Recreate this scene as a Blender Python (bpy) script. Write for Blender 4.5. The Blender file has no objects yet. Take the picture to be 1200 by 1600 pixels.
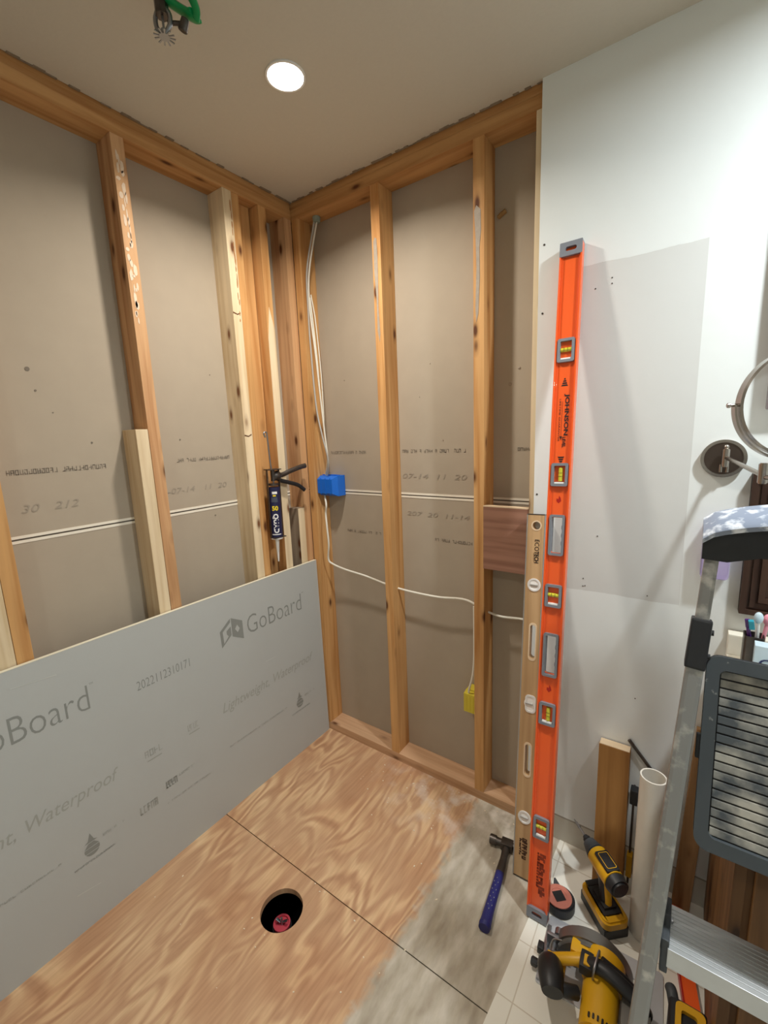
import bpy, bmesh, math, random
from mathutils import Vector, Matrix
from mathutils.geometry import tessellate_polygon
R = math.radians
SC = bpy.context.scene
COL = SC.collection

# ------------------------------------------------------------------ camera
cam_d = bpy.data.cameras.new('camera')
cam = bpy.data.objects.new('camera', cam_d)
COL.objects.link(cam)
SC.camera = cam
CR = Vector((0.81615697, 0.57654074, -0.03858204))
CU = Vector((-0.06987147, 0.16475039, 0.98385735))
CF = Vector((-0.57359025, 0.80028625, -0.17474593))
cam.matrix_world = Matrix(((CR.x, CU.x, -CF.x, 1.45449), (CR.y, CU.y, -CF.y, -1.44387),
                           (CR.z, CU.z, -CF.z, 1.46073), (0, 0, 0, 1)))
cam_d.sensor_fit = 'HORIZONTAL'
cam_d.sensor_width = 36.0
cam_d.lens = 684.31 / 1200 * 36.0
cam_d.clip_start = 0.02

# ------------------------------------------------------------------ world, lights, exposure
world = bpy.data.worlds.new('world')
SC.world = world
world.use_nodes = True
world.node_tree.nodes['Background'].inputs[0].default_value = (0.75, 0.85, 1.0, 1)
world.node_tree.nodes['Background'].inputs[1].default_value = 0.0
SC.view_settings.view_transform = 'Standard'
SC.view_settings.look = 'None'
SC.view_settings.gamma = 1
SC.view_settings.use_curve_mapping = False
SC.view_settings.exposure = 0.0


def area(name, loc, size, power, color, rot=(0, 0, 0), shape='DISK', spread=180):
    d = bpy.data.lights.new(name, 'AREA')
    d.shape = shape
    d.size = size
    d.energy = power
    d.color = color
    d.spread = R(spread)
    o = bpy.data.objects.new(name, d)
    COL.objects.link(o)
    o.location = loc
    o.rotation_euler = rot
    return o


def point(name, loc, radius, power, color):
    d = bpy.data.lights.new(name, 'POINT')
    d.shadow_soft_size = radius
    d.energy = power
    d.color = color
    o = bpy.data.objects.new(name, d)
    COL.objects.link(o)
    o.location = loc
    return o


H = 2.42
LX, LY = 0.48, -0.46
VXL, VYL = 2.02, -0.50
area('recessed_lamp', (LX, LY, H - 0.012), 0.085, 11, (1.0, 0.93, 0.83), spread=150)
area('vanity_recessed_lamp', (VXL, VYL, H - 0.012), 0.10, 24, (0.90, 0.97, 1.0), spread=172)
area('rear_fill_lamp', (1.35, -2.15, H - 0.012), 0.10, 5, (1.0, 0.95, 0.88), spread=165)  # added behind the camera as general room fill

# ------------------------------------------------------------------ helpers


def lin(c):
    def f(v):
        v /= 255.0
        return v / 12.92 if v <= 0.04045 else ((v + 0.055) / 1.055) ** 2.4
    return (f(c[0]), f(c[1]), f(c[2]), 1)


def newmat(name):
    m = bpy.data.materials.new(name)
    m.use_nodes = True
    nt = m.node_tree
    return m, nt, nt.nodes['Principled BSDF']


def N(nt, typ, **kw):
    n = nt.nodes.new(typ)
    for k, v in kw.items():
        if k in n.inputs.keys() if hasattr(n.inputs, 'keys') else False:
            n.inputs[k].default_value = v
        else:
            setattr(n, k, v)
    return n


def plain(name, col, rough=0.5, metal=0.0, bump=0.0, var=0.06, scale=30, spec=0.5, coat=0):
    """painted / moulded surface with a faint procedural mottling"""
    m, nt, b = newmat(name)
    tc = N(nt, 'ShaderNodeTexCoord')
    no = N(nt, 'ShaderNodeTexNoise')
    no.inputs['Scale'].default_value = scale
    no.inputs['Detail'].default_value = 4
    nt.links.new(tc.outputs['Object'], no.inputs['Vector'])
    mx = N(nt, 'ShaderNodeMixRGB')
    c = lin(col)
    mx.inputs[1].default_value = tuple(max(0, x * (1 - var)) for x in c[:3]) + (1,)
    mx.inputs[2].default_value = tuple(min(1, x * (1 + var)) for x in c[:3]) + (1,)
    nt.links.new(no.outputs['Fac'], mx.inputs[0])
    nt.links.new(mx.outputs[0], b.inputs['Base Color'])
    b.inputs['Roughness'].default_value = rough
    b.inputs['Metallic'].default_value = metal
    b.inputs['Specular IOR Level'].default_value = spec
    b.inputs['Coat Weight'].default_value = coat
    if bump:
        bp = N(nt, 'ShaderNodeBump')
        bp.inputs['Strength'].default_value = bump
        bp.inputs['Distance'].default_value = 0.002
        nt.links.new(no.outputs['Fac'], bp.inputs['Height'])
        nt.links.new(bp.outputs[0], b.inputs['Normal'])
    return m


def ramp(nt, stops):
    r = N(nt, 'ShaderNodeValToRGB')
    e = r.color_ramp.elements
    while len(e) < len(stops):
        e.new(0.5)
    for el, (p, c) in zip(e, stops):
        el.position = p
        el.color = c
    return r


def wood(name, base, dark, axis=2, rough=0.65, knots=True, contrast=1.0, knotcol=(92, 52, 26)):
    m, nt, b = newmat(name)
    tc = N(nt, 'ShaderNodeTexCoord')
    oi = N(nt, 'ShaderNodeObjectInfo')
    vm = N(nt, 'ShaderNodeVectorMath', operation='SCALE')
    cv = N(nt, 'ShaderNodeCombineXYZ')
    for i in range(3):
        nt.links.new(oi.outputs['Random'], cv.inputs[i])
    nt.links.new(cv.outputs[0], vm.inputs[0])
    vm.inputs['Scale'].default_value = 9.0
    ad = N(nt, 'ShaderNodeVectorMath', operation='ADD')
    nt.links.new(tc.outputs['Object'], ad.inputs[0])
    nt.links.new(vm.outputs[0], ad.inputs[1])

    def mapped(long, cross):
        mp = N(nt, 'ShaderNodeMapping')
        s = [cross] * 3
        s[axis] = long
        mp.inputs['Scale'].default_value = s
        nt.links.new(ad.outputs[0], mp.inputs[0])
        return mp
    n1 = N(nt, 'ShaderNodeTexNoise')
    n1.inputs['Scale'].default_value = 1
    n1.inputs['Detail'].default_value = 5
    n1.inputs['Distortion'].default_value = 0.6
    nt.links.new(mapped(1.6, 34).outputs[0], n1.inputs['Vector'])
    n2 = N(nt, 'ShaderNodeTexNoise')
    n2.inputs['Scale'].default_value = 1
    n2.inputs['Detail'].default_value = 2
    nt.links.new(mapped(2.0, 6).outputs[0], n2.inputs['Vector'])
    d, ba = lin(dark), lin(base)
    r1 = ramp(nt, [(0.32, d), (0.55, ba), (0.75, tuple(min(1, x * 1.12) for x in ba[:3]) + (1,))])
    nt.links.new(n1.outputs['Fac'], r1.inputs[0])
    mx = N(nt, 'ShaderNodeMixRGB', blend_type='MULTIPLY')
    mx.inputs[0].default_value = 0.55 * contrast
    r2 = ramp(nt, [(0.3, (0.72, 0.68, 0.62, 1)), (0.65, (1, 1, 1, 1))])
    nt.links.new(n2.outputs['Fac'], r2.inputs[0])
    nt.links.new(r1.outputs[0], mx.inputs[1])
    nt.links.new(r2.outputs[0], mx.inputs[2])
    out = mx
    if knots:
        v = N(nt, 'ShaderNodeTexVoronoi')
        v.inputs['Scale'].default_value = 1
        v.inputs['Randomness'].default_value = 1
        nt.links.new(mapped(5.5, 14).outputs[0], v.inputs['Vector'])
        rk = ramp(nt, [(0.07, (1, 1, 1, 1)), (0.15, (0.25, 0.25, 0.25, 1)), (0.24, (0, 0, 0, 1))])
        nt.links.new(v.outputs['Distance'], rk.inputs[0])
        m2 = N(nt, 'ShaderNodeMixRGB')
        nt.links.new(rk.outputs[0], m2.inputs[0])
        nt.links.new(mx.outputs[0], m2.inputs[1])
        m2.inputs[2].default_value = lin(knotcol)
        out = m2
    nt.links.new(out.outputs[0], b.inputs['Base Color'])
    b.inputs['Roughness'].default_value = rough
    b.inputs['Specular IOR Level'].default_value = 0.3
    bp = N(nt, 'ShaderNodeBump')
    bp.inputs['Strength'].default_value = 0.25
    bp.inputs['Distance'].default_value = 0.001
    nt.links.new(n1.outputs['Fac'], bp.inputs['Height'])
    nt.links.new(bp.outputs[0], b.inputs['Normal'])
    return m


MW = {}          # world matrices of thing empties


def put(o, label=None, cat=None, group=None, kind=None):
    if label:
        o['label'] = label
    if cat:
        o['category'] = cat
    if group:
        o['group'] = group
    if kind:
        o['kind'] = kind
    return o


def thing(name, label, cat, mat=None, group=None):
    """Empty at a thing's base; mat = 4x4 placement"""
    o = bpy.data.objects.new(name, None)
    o.empty_display_size = 0.05
    COL.objects.link(o)
    M = mat if isinstance(mat, Matrix) else Matrix.Translation(mat or (0, 0, 0))
    o.matrix_world = M
    MW[o.name] = M.copy()
    return put(o, label, cat, group)


def finish(name, bm, mat, parent=None, world=False, origin=None, smooth=False, recalc=True):
    if recalc:
        bmesh.ops.recalc_face_normals(bm, faces=bm.faces)
    if smooth:
        for f in bm.faces:
            f.smooth = True
    M = Matrix.Identity(4)
    if parent is not None and world:
        M = MW[parent.name].inverted()
    elif parent is None and origin is not None:
        M = Matrix.Translation(-Vector(origin))
    bmesh.ops.transform(bm, matrix=M, verts=bm.verts)
    me = bpy.data.meshes.new(name)
    bm.to_mesh(me)
    bm.free()
    me.materials.append(mat)
    o = bpy.data.objects.new(name, me)
    COL.objects.link(o)
    if parent is not None:
        o.parent = parent
        MW[o.name] = MW[parent.name].copy()
    else:
        o.location = origin or (0, 0, 0)
        MW[o.name] = Matrix.Translation(origin or (0, 0, 0))
    if smooth:
        try:
            me.set_sharp_from_angle(angle=R(38))
        except Exception:
            pass
    return o


def box(bm, a, b, bev=0.0, mat=None, seg=2):
    """axis-aligned box from corner a to corner b"""
    t = bmesh.new()
    a, b = Vector(a), Vector(b)
    bmesh.ops.create_cube(t, size=1)
    c = (a + b) / 2
    s = b - a
    for v in t.verts:
        v.co = Vector((v.co.x * s.x, v.co.y * s.y, v.co.z * s.z)) + c
    if bev:
        bmesh.ops.bevel(t, geom=t.edges[:], offset=bev, segments=seg, affect='EDGES', profile=0.7)
    join(bm, t, mat)
    return bm


def join(bm, t, mat=None):
    if mat is not None:
        bmesh.ops.transform(t, matrix=mat, verts=t.verts)
    me = bpy.data.meshes.new('tmp')
    t.to_mesh(me)
    t.free()
    bm.from_mesh(me)
    bpy.data.meshes.remove(me)


def cyl(bm, p0, p1, r0, r1=None, n=24, bev=0.0, caps=True):
    p0, p1 = Vector(p0), Vector(p1)
    r1 = r0 if r1 is None else r1
    t = bmesh.new()
    bmesh.ops.create_cone(t, cap_ends=caps, segments=n, radius1=r0, radius2=r1, depth=(p1 - p0).length)
    if bev:
        es = [e for e in t.edges if abs(e.verts[0].co.z - e.verts[1].co.z) < 1e-7]
        bmesh.ops.bevel(t, geom=es, offset=bev, segments=2, affect='EDGES')
    q = (p1 - p0).to_track_quat('Z', 'Y')
    join(bm, t, Matrix.Translation((p0 + p1) / 2) @ q.to_matrix().to_4x4())


def ball(bm, c, r, s=(1, 1, 1), n=16):
    t = bmesh.new()
    bmesh.ops.create_uvsphere(t, u_segments=n, v_segments=n // 2 + 2, radius=r)
    join(bm, t, Matrix.Translation(c) @ Matrix.Diagonal((*s, 1)))


def beam(bm, p0, p1, w, d, side=(1, 0, 0), bev=0.002):
    """box of width w (along side) and depth d between two points"""
    p0, p1 = Vector(p0), Vector(p1)
    z = (p1 - p0).normalized()
    x = (Vector(side) - z * Vector(side).dot(z)).normalized()
    y = z.cross(x)
    M = Matrix.Translation(p0) @ Matrix((x, y, z)).transposed().to_4x4()
    box(bm, (-w / 2, -d / 2, 0), (w / 2, d / 2, (p1 - p0).length), bev, M)


def smooth_path(pts, k=8):
    P = [Vector(p) for p in pts]
    out = []
    for i in range(len(P) - 1):
        a = P[max(0, i - 1)]
        b, c = P[i], P[i + 1]
        d = P[min(len(P) - 1, i + 2)]
        for j in range(k):
            t = j / k
            out.append(0.5 * ((2 * b) + (c - a) * t + (2 * a - 5 * b + 4 * c - d) * t * t + (3 * b - a - 3 * c + d) * t ** 3))
    out.append(P[-1])
    return out


def tube(bm, pts, r, n=10, smooth=True, flat=1.0, k=8, taper=None, closed=False):
    P = smooth_path(pts, k) if smooth else [Vector(p) for p in pts]
    rings = []
    prev = None
    for i, p in enumerate(P):
        if closed:
            t = (P[(i + 1) % len(P)] - P[i - 1]).normalized()
        else:
            t = (P[min(i + 1, len(P) - 1)] - P[max(i - 1, 0)]).normalized()
        if prev is None:
            up = Vector((0, 0, 1)) if abs(t.z) < 0.9 else Vector((0, 1, 0))
            x = t.cross(up).normalized()
        else:
            x = (prev - t * prev.dot(t)).normalized()
        prev = x
        y = t.cross(x)
        rr = r if taper is None else r * taper(i / (len(P) - 1))
        rings.append([bm.verts.new(p + x * rr * math.cos(2 * math.pi * a / n) + y * rr * flat * math.sin(2 * math.pi * a / n)) for a in range(n)])
    m = len(rings)
    for i in range(m if closed else m - 1):
        A, B = rings[i], rings[(i + 1) % m]
        for a in range(n):
            bm.faces.new((A[a], A[(a + 1) % n], B[(a + 1) % n], B[a]))
    if not closed:
        bm.faces.new(rings[0])
        bm.faces.new(rings[-1][::-1])


def prism(bm, outline, holes, z0, z1, M=None):
    """2-D outline (with holes) extruded from z0 to z1; M places it"""
    loops = [[Vector((x, y, 0)) for x, y in outline]] + [[Vector((x, y, 0)) for x, y in h] for h in holes]
    tris = tessellate_polygon(loops)
    flat = [p for l in loops for p in l]
    M = M or Matrix.Identity(4)
    lo = [bm.verts.new(M @ Vector((p.x, p.y, z0))) for p in flat]
    hi = [bm.verts.new(M @ Vector((p.x, p.y, z1))) for p in flat]
    for a, b, c in tris:
        for L in (lo, hi):
            try:
                bm.faces.new((L[a], L[b], L[c]))
            except ValueError:
                pass
    k = 0
    for l in loops:
        n = len(l)
        for i in range(n):
            j = (i + 1) % n
            bm.faces.new((lo[k + i], lo[k + j], hi[k + j], hi[k + i]))
        k += n
    bmesh.ops.recalc_face_normals(bm, faces=bm.faces)


def rrect(cx, cy, w, h, r, n=5):
    pts = []
    for sx, sy, a0 in ((1, 1, 0), (-1, 1, 90), (-1, -1, 180), (1, -1, 270)):
        for i in range(n + 1):
            a = R(a0 + 90 * i / n)
            pts.append((cx + sx * (w / 2 - r) + r * math.cos(a), cy + sy * (h / 2 - r) + r * math.sin(a)))
    return pts


def circ(cx, cy, r, n=28):
    return [(cx + r * math.cos(2 * math.pi * i / n), cy + r * math.sin(2 * math.pi * i / n)) for i in range(n)]


def frame(o, x, y):
    """matrix with origin o, local X = x, local Y = y, local Z = X cross Y"""
    x = Vector(x).normalized()
    y = Vector(y)
    y = (y - x * y.dot(x)).normalized()
    z = x.cross(y)
    M = Matrix((x, y, z)).transposed().to_4x4()
    M.translation = Vector(o)
    return M


def text(name, body, mat, parent, M, w, h, shear=0.0, bold=0.0, depth=0.0004):
    """lettering fitted to w x h in the local XY plane of M (in the parent's space)"""
    c = bpy.data.curves.new('t', 'FONT')
    c.body = body
    c.size = 1
    c.shear = shear
    c.offset = bold
    c.resolution_u = 3
    t = bpy.data.objects.new('t', c)
    COL.objects.link(t)
    bpy.context.view_layer.update()
    me = bpy.data.meshes.new_from_object(t.evaluated_get(bpy.context.evaluated_depsgraph_get()))
    bpy.data.objects.remove(t)
    bpy.data.curves.remove(c)
    bm = bmesh.new()
    bm.from_mesh(me)
    bpy.data.meshes.remove(me)
    xs = [v.co.x for v in bm.verts]
    ys = [v.co.y for v in bm.verts]
    x0, x1, y0, y1 = min(xs), max(xs), min(ys), max(ys)
    for v in bm.verts:
        v.co = Vector(((v.co.x - x0) / (x1 - x0) * w, (v.co.y - y0) / (y1 - y0) * h, depth))
    bmesh.ops.transform(bm, matrix=M, verts=bm.verts)
    return finish(name, bm, mat, parent, recalc=False)


def scribble(bm, M, w, h, n, seed=0, thick=0.16, gaps=True):
    """worn, unreadable print: n letter-like groups of short strokes filling w x h"""
    rnd = random.Random(seed)
    cw = w / n
    for i in range(n):
        if gaps and rnd.random() < 0.14:
            continue
        x = i * cw
        t = thick * cw * rnd.uniform(0.8, 1.4)
        segs = [(x, 0, x + t, h)]
        for k in range(rnd.choice((1, 2, 2))):
            yy = rnd.choice((0, 0.45, 0.85)) * h
            segs.append((x, yy, x + cw * 0.72, yy + t))
        if rnd.random() < 0.6:
            segs.append((x + cw * 0.6, rnd.choice((0, 0.4)) * h, x + cw * 0.6 + t, h))
        for a, b, c, d in segs:
            q = [bm.verts.new(M @ Vector(p)) for p in ((a, b, 0), (c, b, 0), (c, d, 0), (a, d, 0))]
            bm.faces.new(q)


def scribbles(name, m, parent, items, structural=False):
    for it in items:
        bm = bmesh.new()
        scribble(bm, *it)
        finish(name, bm, m, parent, recalc=False)


def each(name, m, parent, polys, z):
    for pts in polys:
        bm = bmesh.new()
        quad(bm, pts, z)
        finish(name, bm, m, parent, recalc=False)


def quad(bm, pts, z=0, M=None):
    M = M or Matrix.Identity(4)
    bm.faces.new([bm.verts.new(M @ Vector((x, y, z))) for x, y in pts])


# ------------------------------------------------------------------ materials
W_OLD = wood('aged_spruce', (214, 165, 108), (188, 132, 76))
W_OLD2 = wood('aged_spruce_pink', (210, 166, 122), (180, 130, 88))
W_NEW = wood('fresh_spruce', (232, 212, 178), (214, 188, 148), knotcol=(120, 76, 46))
W_GREY = wood('weathered_spruce', (176, 160, 140), (150, 132, 112))
W_PX = wood('aged_spruce_x', (206, 158, 104), (178, 126, 74), axis=0)
W_PY = wood('aged_spruce_y', (206, 158, 104), (178, 126, 74), axis=1)
W_PXD = wood('dusty_plate', (212, 172, 136), (186, 144, 106), axis=0)
W_PLYP = wood('pink_plywood', (166, 124, 104), (140, 100, 82), axis=0, knots=False)
W_EDGE = plain('wood_end', (226, 202, 168), 0.7)
W_DARK = wood('dark_stained_wood', (78, 58, 48), (54, 38, 32), rough=0.35, knots=False)
W_VAN = wood('vanity_wood', (126, 90, 54), (100, 68, 38), rough=0.5, knots=True, knotcol=(60, 38, 20))
W_BROWN = wood('brown_lumber', (168, 122, 68), (138, 94, 48))
W_LEVEL = wood('level_wood', (206, 172, 128), (180, 144, 102), axis=1, rough=0.4, knots=False)
PAPER = plain('drywall_paper', (174, 161, 143), 0.9, var=0.05, scale=14, bump=0.05)
SEAM = plain('drywall_white_edge', (238, 230, 214), 0.8)
CEIL = plain('ceiling_paint', (200, 194, 180), 0.95, var=0.03, scale=120, bump=0.12)
TORN = plain('torn_paper', (140, 124, 104), 0.95, var=0.3, scale=60)
WHITEWALL = plain('white_wall', (214, 218, 214), 0.8)
PRINT = plain('faded_print', (122, 112, 100), 0.9)
PRINTF = plain('faint_print', (158, 147, 132), 0.9)
GOB = plain('backer_board', (182, 185, 183), 0.55, var=0.025, scale=6)
GOBE = plain('board_foam_edge', (228, 222, 200), 0.7)
GOBT = plain('board_print', (138, 141, 137), 0.6)
GOBF = plain('board_faint_print', (162, 164, 158), 0.6)
GOBS = plain('board_scratch', (200, 202, 196), 0.6)
BLACKP = plain('black_plastic', (30, 31, 34), 0.45)
DGREY = plain('dark_grey_plastic', (62, 66, 70), 0.55, var=0.15)
GREYP = plain('grey_plastic', (128, 132, 140), 0.5)
YEL = plain('yellow_plastic', (218, 164, 24), 0.4)
ORG = plain('orange_enamel', (248, 100, 40), 0.3, var=0.04, scale=10, coat=0.3)
ORGD = plain('dark_orange_print', (150, 52, 22), 0.5)
STEEL = plain('steel', (150, 152, 156), 0.35, metal=0.9, var=0.15, scale=60)
DSTEEL = plain('dark_steel', (92, 86, 82), 0.4, metal=0.85, var=0.3, scale=50)
GUARD = plain('guard_metal', (128, 126, 122), 0.38, metal=0.7, var=0.15, scale=24)
ALU = plain('aluminium', (190, 192, 192), 0.42, metal=0.75, var=0.12, scale=18, bump=0.05)
NICKEL = plain('brushed_nickel', (176, 168, 160), 0.25, metal=1.0, var=0.05)
WHITE = plain('white_plastic', (236, 236, 232), 0.4)
WHITEC = plain('white_cable_jacket', (226, 222, 208), 0.5)
GREYC = plain('grey_cable_jacket', (178, 176, 170), 0.5)
VIALY = plain('vial_yellow', (214, 204, 60), 0.2, coat=0.6)
VIALB = plain('vial_backing', (246, 244, 238), 0.4)
BLUEB = plain('blue_box', (20, 108, 214), 0.4)
YBOX = plain('yellow_box', (214, 196, 62), 0.5)
NAVY = plain('navy_rubber', (34, 36, 104), 0.5)
NAVY2 = plain('navy_label', (32, 34, 72), 0.4)
GREEN = plain('green_plastic', (20, 150, 84), 0.35)
REDP = plain('red_plastic', (196, 70, 84), 0.35)
PINKR = plain('faded_red', (200, 122, 104), 0.5)
REDM = plain('red_enamel', (180, 34, 28), 0.4)
PVC = plain('pvc_white', (222, 216, 204), 0.4)
SMEAR = plain('grey_compound', (164, 152, 138), 0.9, var=0.2, scale=70, bump=0.4)
PINKH = plain('pink_plastic', (232, 150, 166), 0.4)
PURP = plain('purple_plastic', (84, 40, 120), 0.4)
TEAL = plain('teal_bristles', (40, 150, 170), 0.6)
LBLUE = plain('pale_blue_plastic', (200, 220, 230), 0.4)
BLACKINK = plain('black_ink', (28, 26, 26), 0.5)
WHITEINK = plain('white_ink', (240, 240, 240), 0.5)
YELINK = plain('yellow_ink', (240, 214, 40), 0.5)
CREAM = plain('cultured_marble', (232, 226, 210), 0.3)
VOID = plain('underfloor_darkness', (14, 12, 10), 1.0)


def plywood_mat():
    m, nt, b = newmat('plywood_face')
    tc = N(nt, 'ShaderNodeTexCoord')
    geo = N(nt, 'ShaderNodeNewGeometry')

    def mp(src, s, loc=(0, 0, 0)):
        k = N(nt, 'ShaderNodeMapping')
        k.inputs['Scale'].default_value = s
        k.inputs['Location'].default_value = loc
        nt.links.new(src, k.inputs[0])
        return k.outputs[0]
    # cathedral figure: contour lines of a stretched noise field
    n = N(nt, 'ShaderNodeTexNoise')
    n.inputs['Scale'].default_value = 1
    n.inputs['Detail'].default_value = 2.0
    n.inputs['Distortion'].default_value = 0.5
    nt.links.new(mp(tc.outputs['Object'], (6.5, 1.9, 1)), n.inputs['Vector'])
    mul = N(nt, 'ShaderNodeMath', operation='MULTIPLY')
    mul.inputs[1].default_value = 21.0
    nt.links.new(n.outputs['Fac'], mul.inputs[0])
    fr = N(nt, 'ShaderNodeMath', operation='PINGPONG')
    fr.inputs[1].default_value = 1.0
    nt.links.new(mul.outputs[0], fr.inputs[0])
    r1 = ramp(nt, [(0.22, lin((224, 191, 150))), (0.5, lin((208, 170, 133))), (0.82, lin((190, 150, 116)))])
    nt.links.new(fr.outputs[0], r1.inputs[0])
    # fine fibre streaks along the sheet
    f = N(nt, 'ShaderNodeTexNoise')
    f.inputs['Scale'].default_value = 1
    f.inputs['Detail'].default_value = 6
    nt.links.new(mp(tc.outputs['Object'], (120, 7, 1)), f.inputs['Vector'])
    rf = ramp(nt, [(0.3, (0.80, 0.76, 0.72, 1)), (0.6, (1, 1, 1, 1))])
    nt.links.new(f.outputs['Fac'], rf.inputs[0])
    # figure fades in and out across the sheet
    fa_ = N(nt, 'ShaderNodeTexNoise')
    fa_.inputs['Scale'].default_value = 4.5
    nt.links.new(tc.outputs['Object'], fa_.inputs['Vector'])
    fr_ = ramp(nt, [(0.38, (0.15, 0.15, 0.15, 1)), (0.62, (1, 1, 1, 1))])
    nt.links.new(fa_.outputs['Fac'], fr_.inputs[0])
    mF = N(nt, 'ShaderNodeMixRGB')
    mF.inputs[1].default_value = lin((198, 159, 124))
    nt.links.new(fr_.outputs[0], mF.inputs[0])
    nt.links.new(r1.outputs[0], mF.inputs[2])
    mA = N(nt, 'ShaderNodeMixRGB', blend_type='MULTIPLY')
    mA.inputs[0].default_value = 0.8
    nt.links.new(mF.outputs[0], mA.inputs[1])
    nt.links.new(rf.outputs[0], mA.inputs[2])
    # reddish tone patches
    p = N(nt, 'ShaderNodeTexNoise')
    p.inputs['Scale'].default_value = 3.2
    p.inputs['Detail'].default_value = 3
    nt.links.new(geo.outputs['Position'], p.inputs['Vector'])
    rp = ramp(nt, [(0.42, (1, 1, 1, 1)), (0.68, (0.90, 0.80, 0.74, 1))])
    nt.links.new(p.outputs['Fac'], rp.inputs[0])
    mB = N(nt, 'ShaderNodeMixRGB', blend_type='MULTIPLY')
    mB.inputs[0].default_value = 1
    nt.links.new(mA.outputs[0], mB.inputs[1])
    nt.links.new(rp.outputs[0], mB.inputs[2])
    # grey thinset dust: a strip right of x = 0.83 with a ragged edge
    sx = N(nt, 'ShaderNodeSeparateXYZ')
    nt.links.new(geo.outputs['Position'], sx.inputs[0])
    e = N(nt, 'ShaderNodeTexNoise')
    e.inputs['Scale'].default_value = 22
    e.inputs['Detail'].default_value = 5
    nt.links.new(geo.outputs['Position'], e.inputs['Vector'])
    ma = N(nt, 'ShaderNodeMath', operation='MULTIPLY_ADD')
    ma.inputs[1].default_value = 0.09
    nt.links.new(e.outputs['Fac'], ma.inputs[0])
    nt.links.new(sx.outputs['X'], ma.inputs[2])
    rg = ramp(nt, [(0.865, (0, 0, 0, 1)), (0.895, (1, 1, 1, 1))])
    nt.links.new(ma.outputs[0], rg.inputs[0])
    g = N(nt, 'ShaderNodeTexNoise')
    g.inputs['Scale'].default_value = 1
    g.inputs['Detail'].default_value = 5
    nt.links.new(mp(geo.outputs['Position'], (26, 9, 1)), g.inputs['Vector'])
    rgc = ramp(nt, [(0.30, lin((150, 142, 126))), (0.5, lin((178, 172, 156))), (0.7, lin((204, 198, 184)))])
    nt.links.new(g.outputs['Fac'], rgc.inputs[0])
    gm = N(nt, 'ShaderNodeMath', operation='MULTIPLY')
    gm.inputs[1].default_value = 0.86
    nt.links.new(rg.outputs[0], gm.inputs[0])
    mC = N(nt, 'ShaderNodeMixRGB')
    nt.links.new(gm.outputs[0], mC.inputs[0])
    nt.links.new(mB.outputs[0], mC.inputs[1])
    nt.links.new(rgc.outputs[0], mC.inputs[2])
    # white mortar crumbs and smears near the back plate
    w = N(nt, 'ShaderNodeTexNoise')
    w.inputs['Scale'].default_value = 14
    w.inputs['Detail'].default_value = 6
    nt.links.new(geo.outputs['Position'], w.inputs['Vector'])
    my = N(nt, 'ShaderNodeMapRange')
    my.inputs['From Min'].default_value = -0.30
    my.inputs['From Max'].default_value = 0.05
    nt.links.new(sx.outputs['Y'], my.inputs['Value'])
    mx_ = N(nt, 'ShaderNodeMapRange')
    mx_.inputs['From Min'].default_value = 0.35
    mx_.inputs['From Max'].default_value = 0.75
    nt.links.new(sx.outputs['X'], mx_.inputs['Value'])
    mm = N(nt, 'ShaderNodeMath', operation='MULTIPLY')
    nt.links.new(my.outputs[0], mm.inputs[0])
    nt.links.new(mx_.outputs[0], mm.inputs[1])
    m3 = N(nt, 'ShaderNodeMath', operation='MULTIPLY')
    rw = ramp(nt, [(0.48, (0, 0, 0, 1)), (0.66, (1, 1, 1, 1))])
    nt.links.new(w.outputs['Fac'], rw.inputs[0])
    nt.links.new(mm.outputs[0], m3.inputs[0])
    nt.links.new(rw.outputs[0], m3.inputs[1])
    mD = N(nt, 'ShaderNodeMixRGB')
    nt.links.new(m3.outputs[0], mD.inputs[0])
    nt.links.new(mC.outputs[0], mD.inputs[1])
    mD.inputs[2].default_value = lin((226, 216, 204))
    nt.links.new(mD.outputs[0], b.inputs['Base Color'])
    b.inputs['Roughness'].default_value = 0.6
    b.inputs['Specular IOR Level'].default_value = 0.35
    bp = N(nt, 'ShaderNodeBump')
    bp.inputs['Strength'].default_value = 0.3
    bp.inputs['Distance'].default_value = 0.001
    nt.links.new(f.outputs['Fac'], bp.inputs['Height'])
    nt.links.new(bp.outputs[0], b.inputs['Normal'])
    return m


def tile_mat():
    m, nt, b = newmat('cream_tile')
    geo = N(nt, 'ShaderNodeNewGeometry')
    mp = N(nt, 'ShaderNodeMapping')
    mp.inputs['Location'].default_value = (-1.165, 0.10, 0)
    nt.links.new(geo.outputs['Position'], mp.inputs[0])
    br = N(nt, 'ShaderNodeTexBrick')
    br.offset = 0.0
    br.inputs['Scale'].default_value = 1
    br.inputs['Brick Width'].default_value = 0.152
    br.inputs['Row Height'].default_value = 0.152
    br.inputs['Mortar Size'].default_value = 0.0018
    br.inputs['Mortar Smooth'].default_value = 0.3
    br.inputs['Color1'].default_value = lin((246, 243, 232))
    br.inputs['Color2'].default_value = lin((241, 238, 226))
    br.inputs['Mortar'].default_value = lin((214, 206, 190))
    nt.links.new(mp.outputs[0], br.inputs['Vector'])
    nt.links.new(br.outputs['Color'], b.inputs['Base Color'])
    b.inputs['Roughness'].default_value = 0.3
    return m


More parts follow.
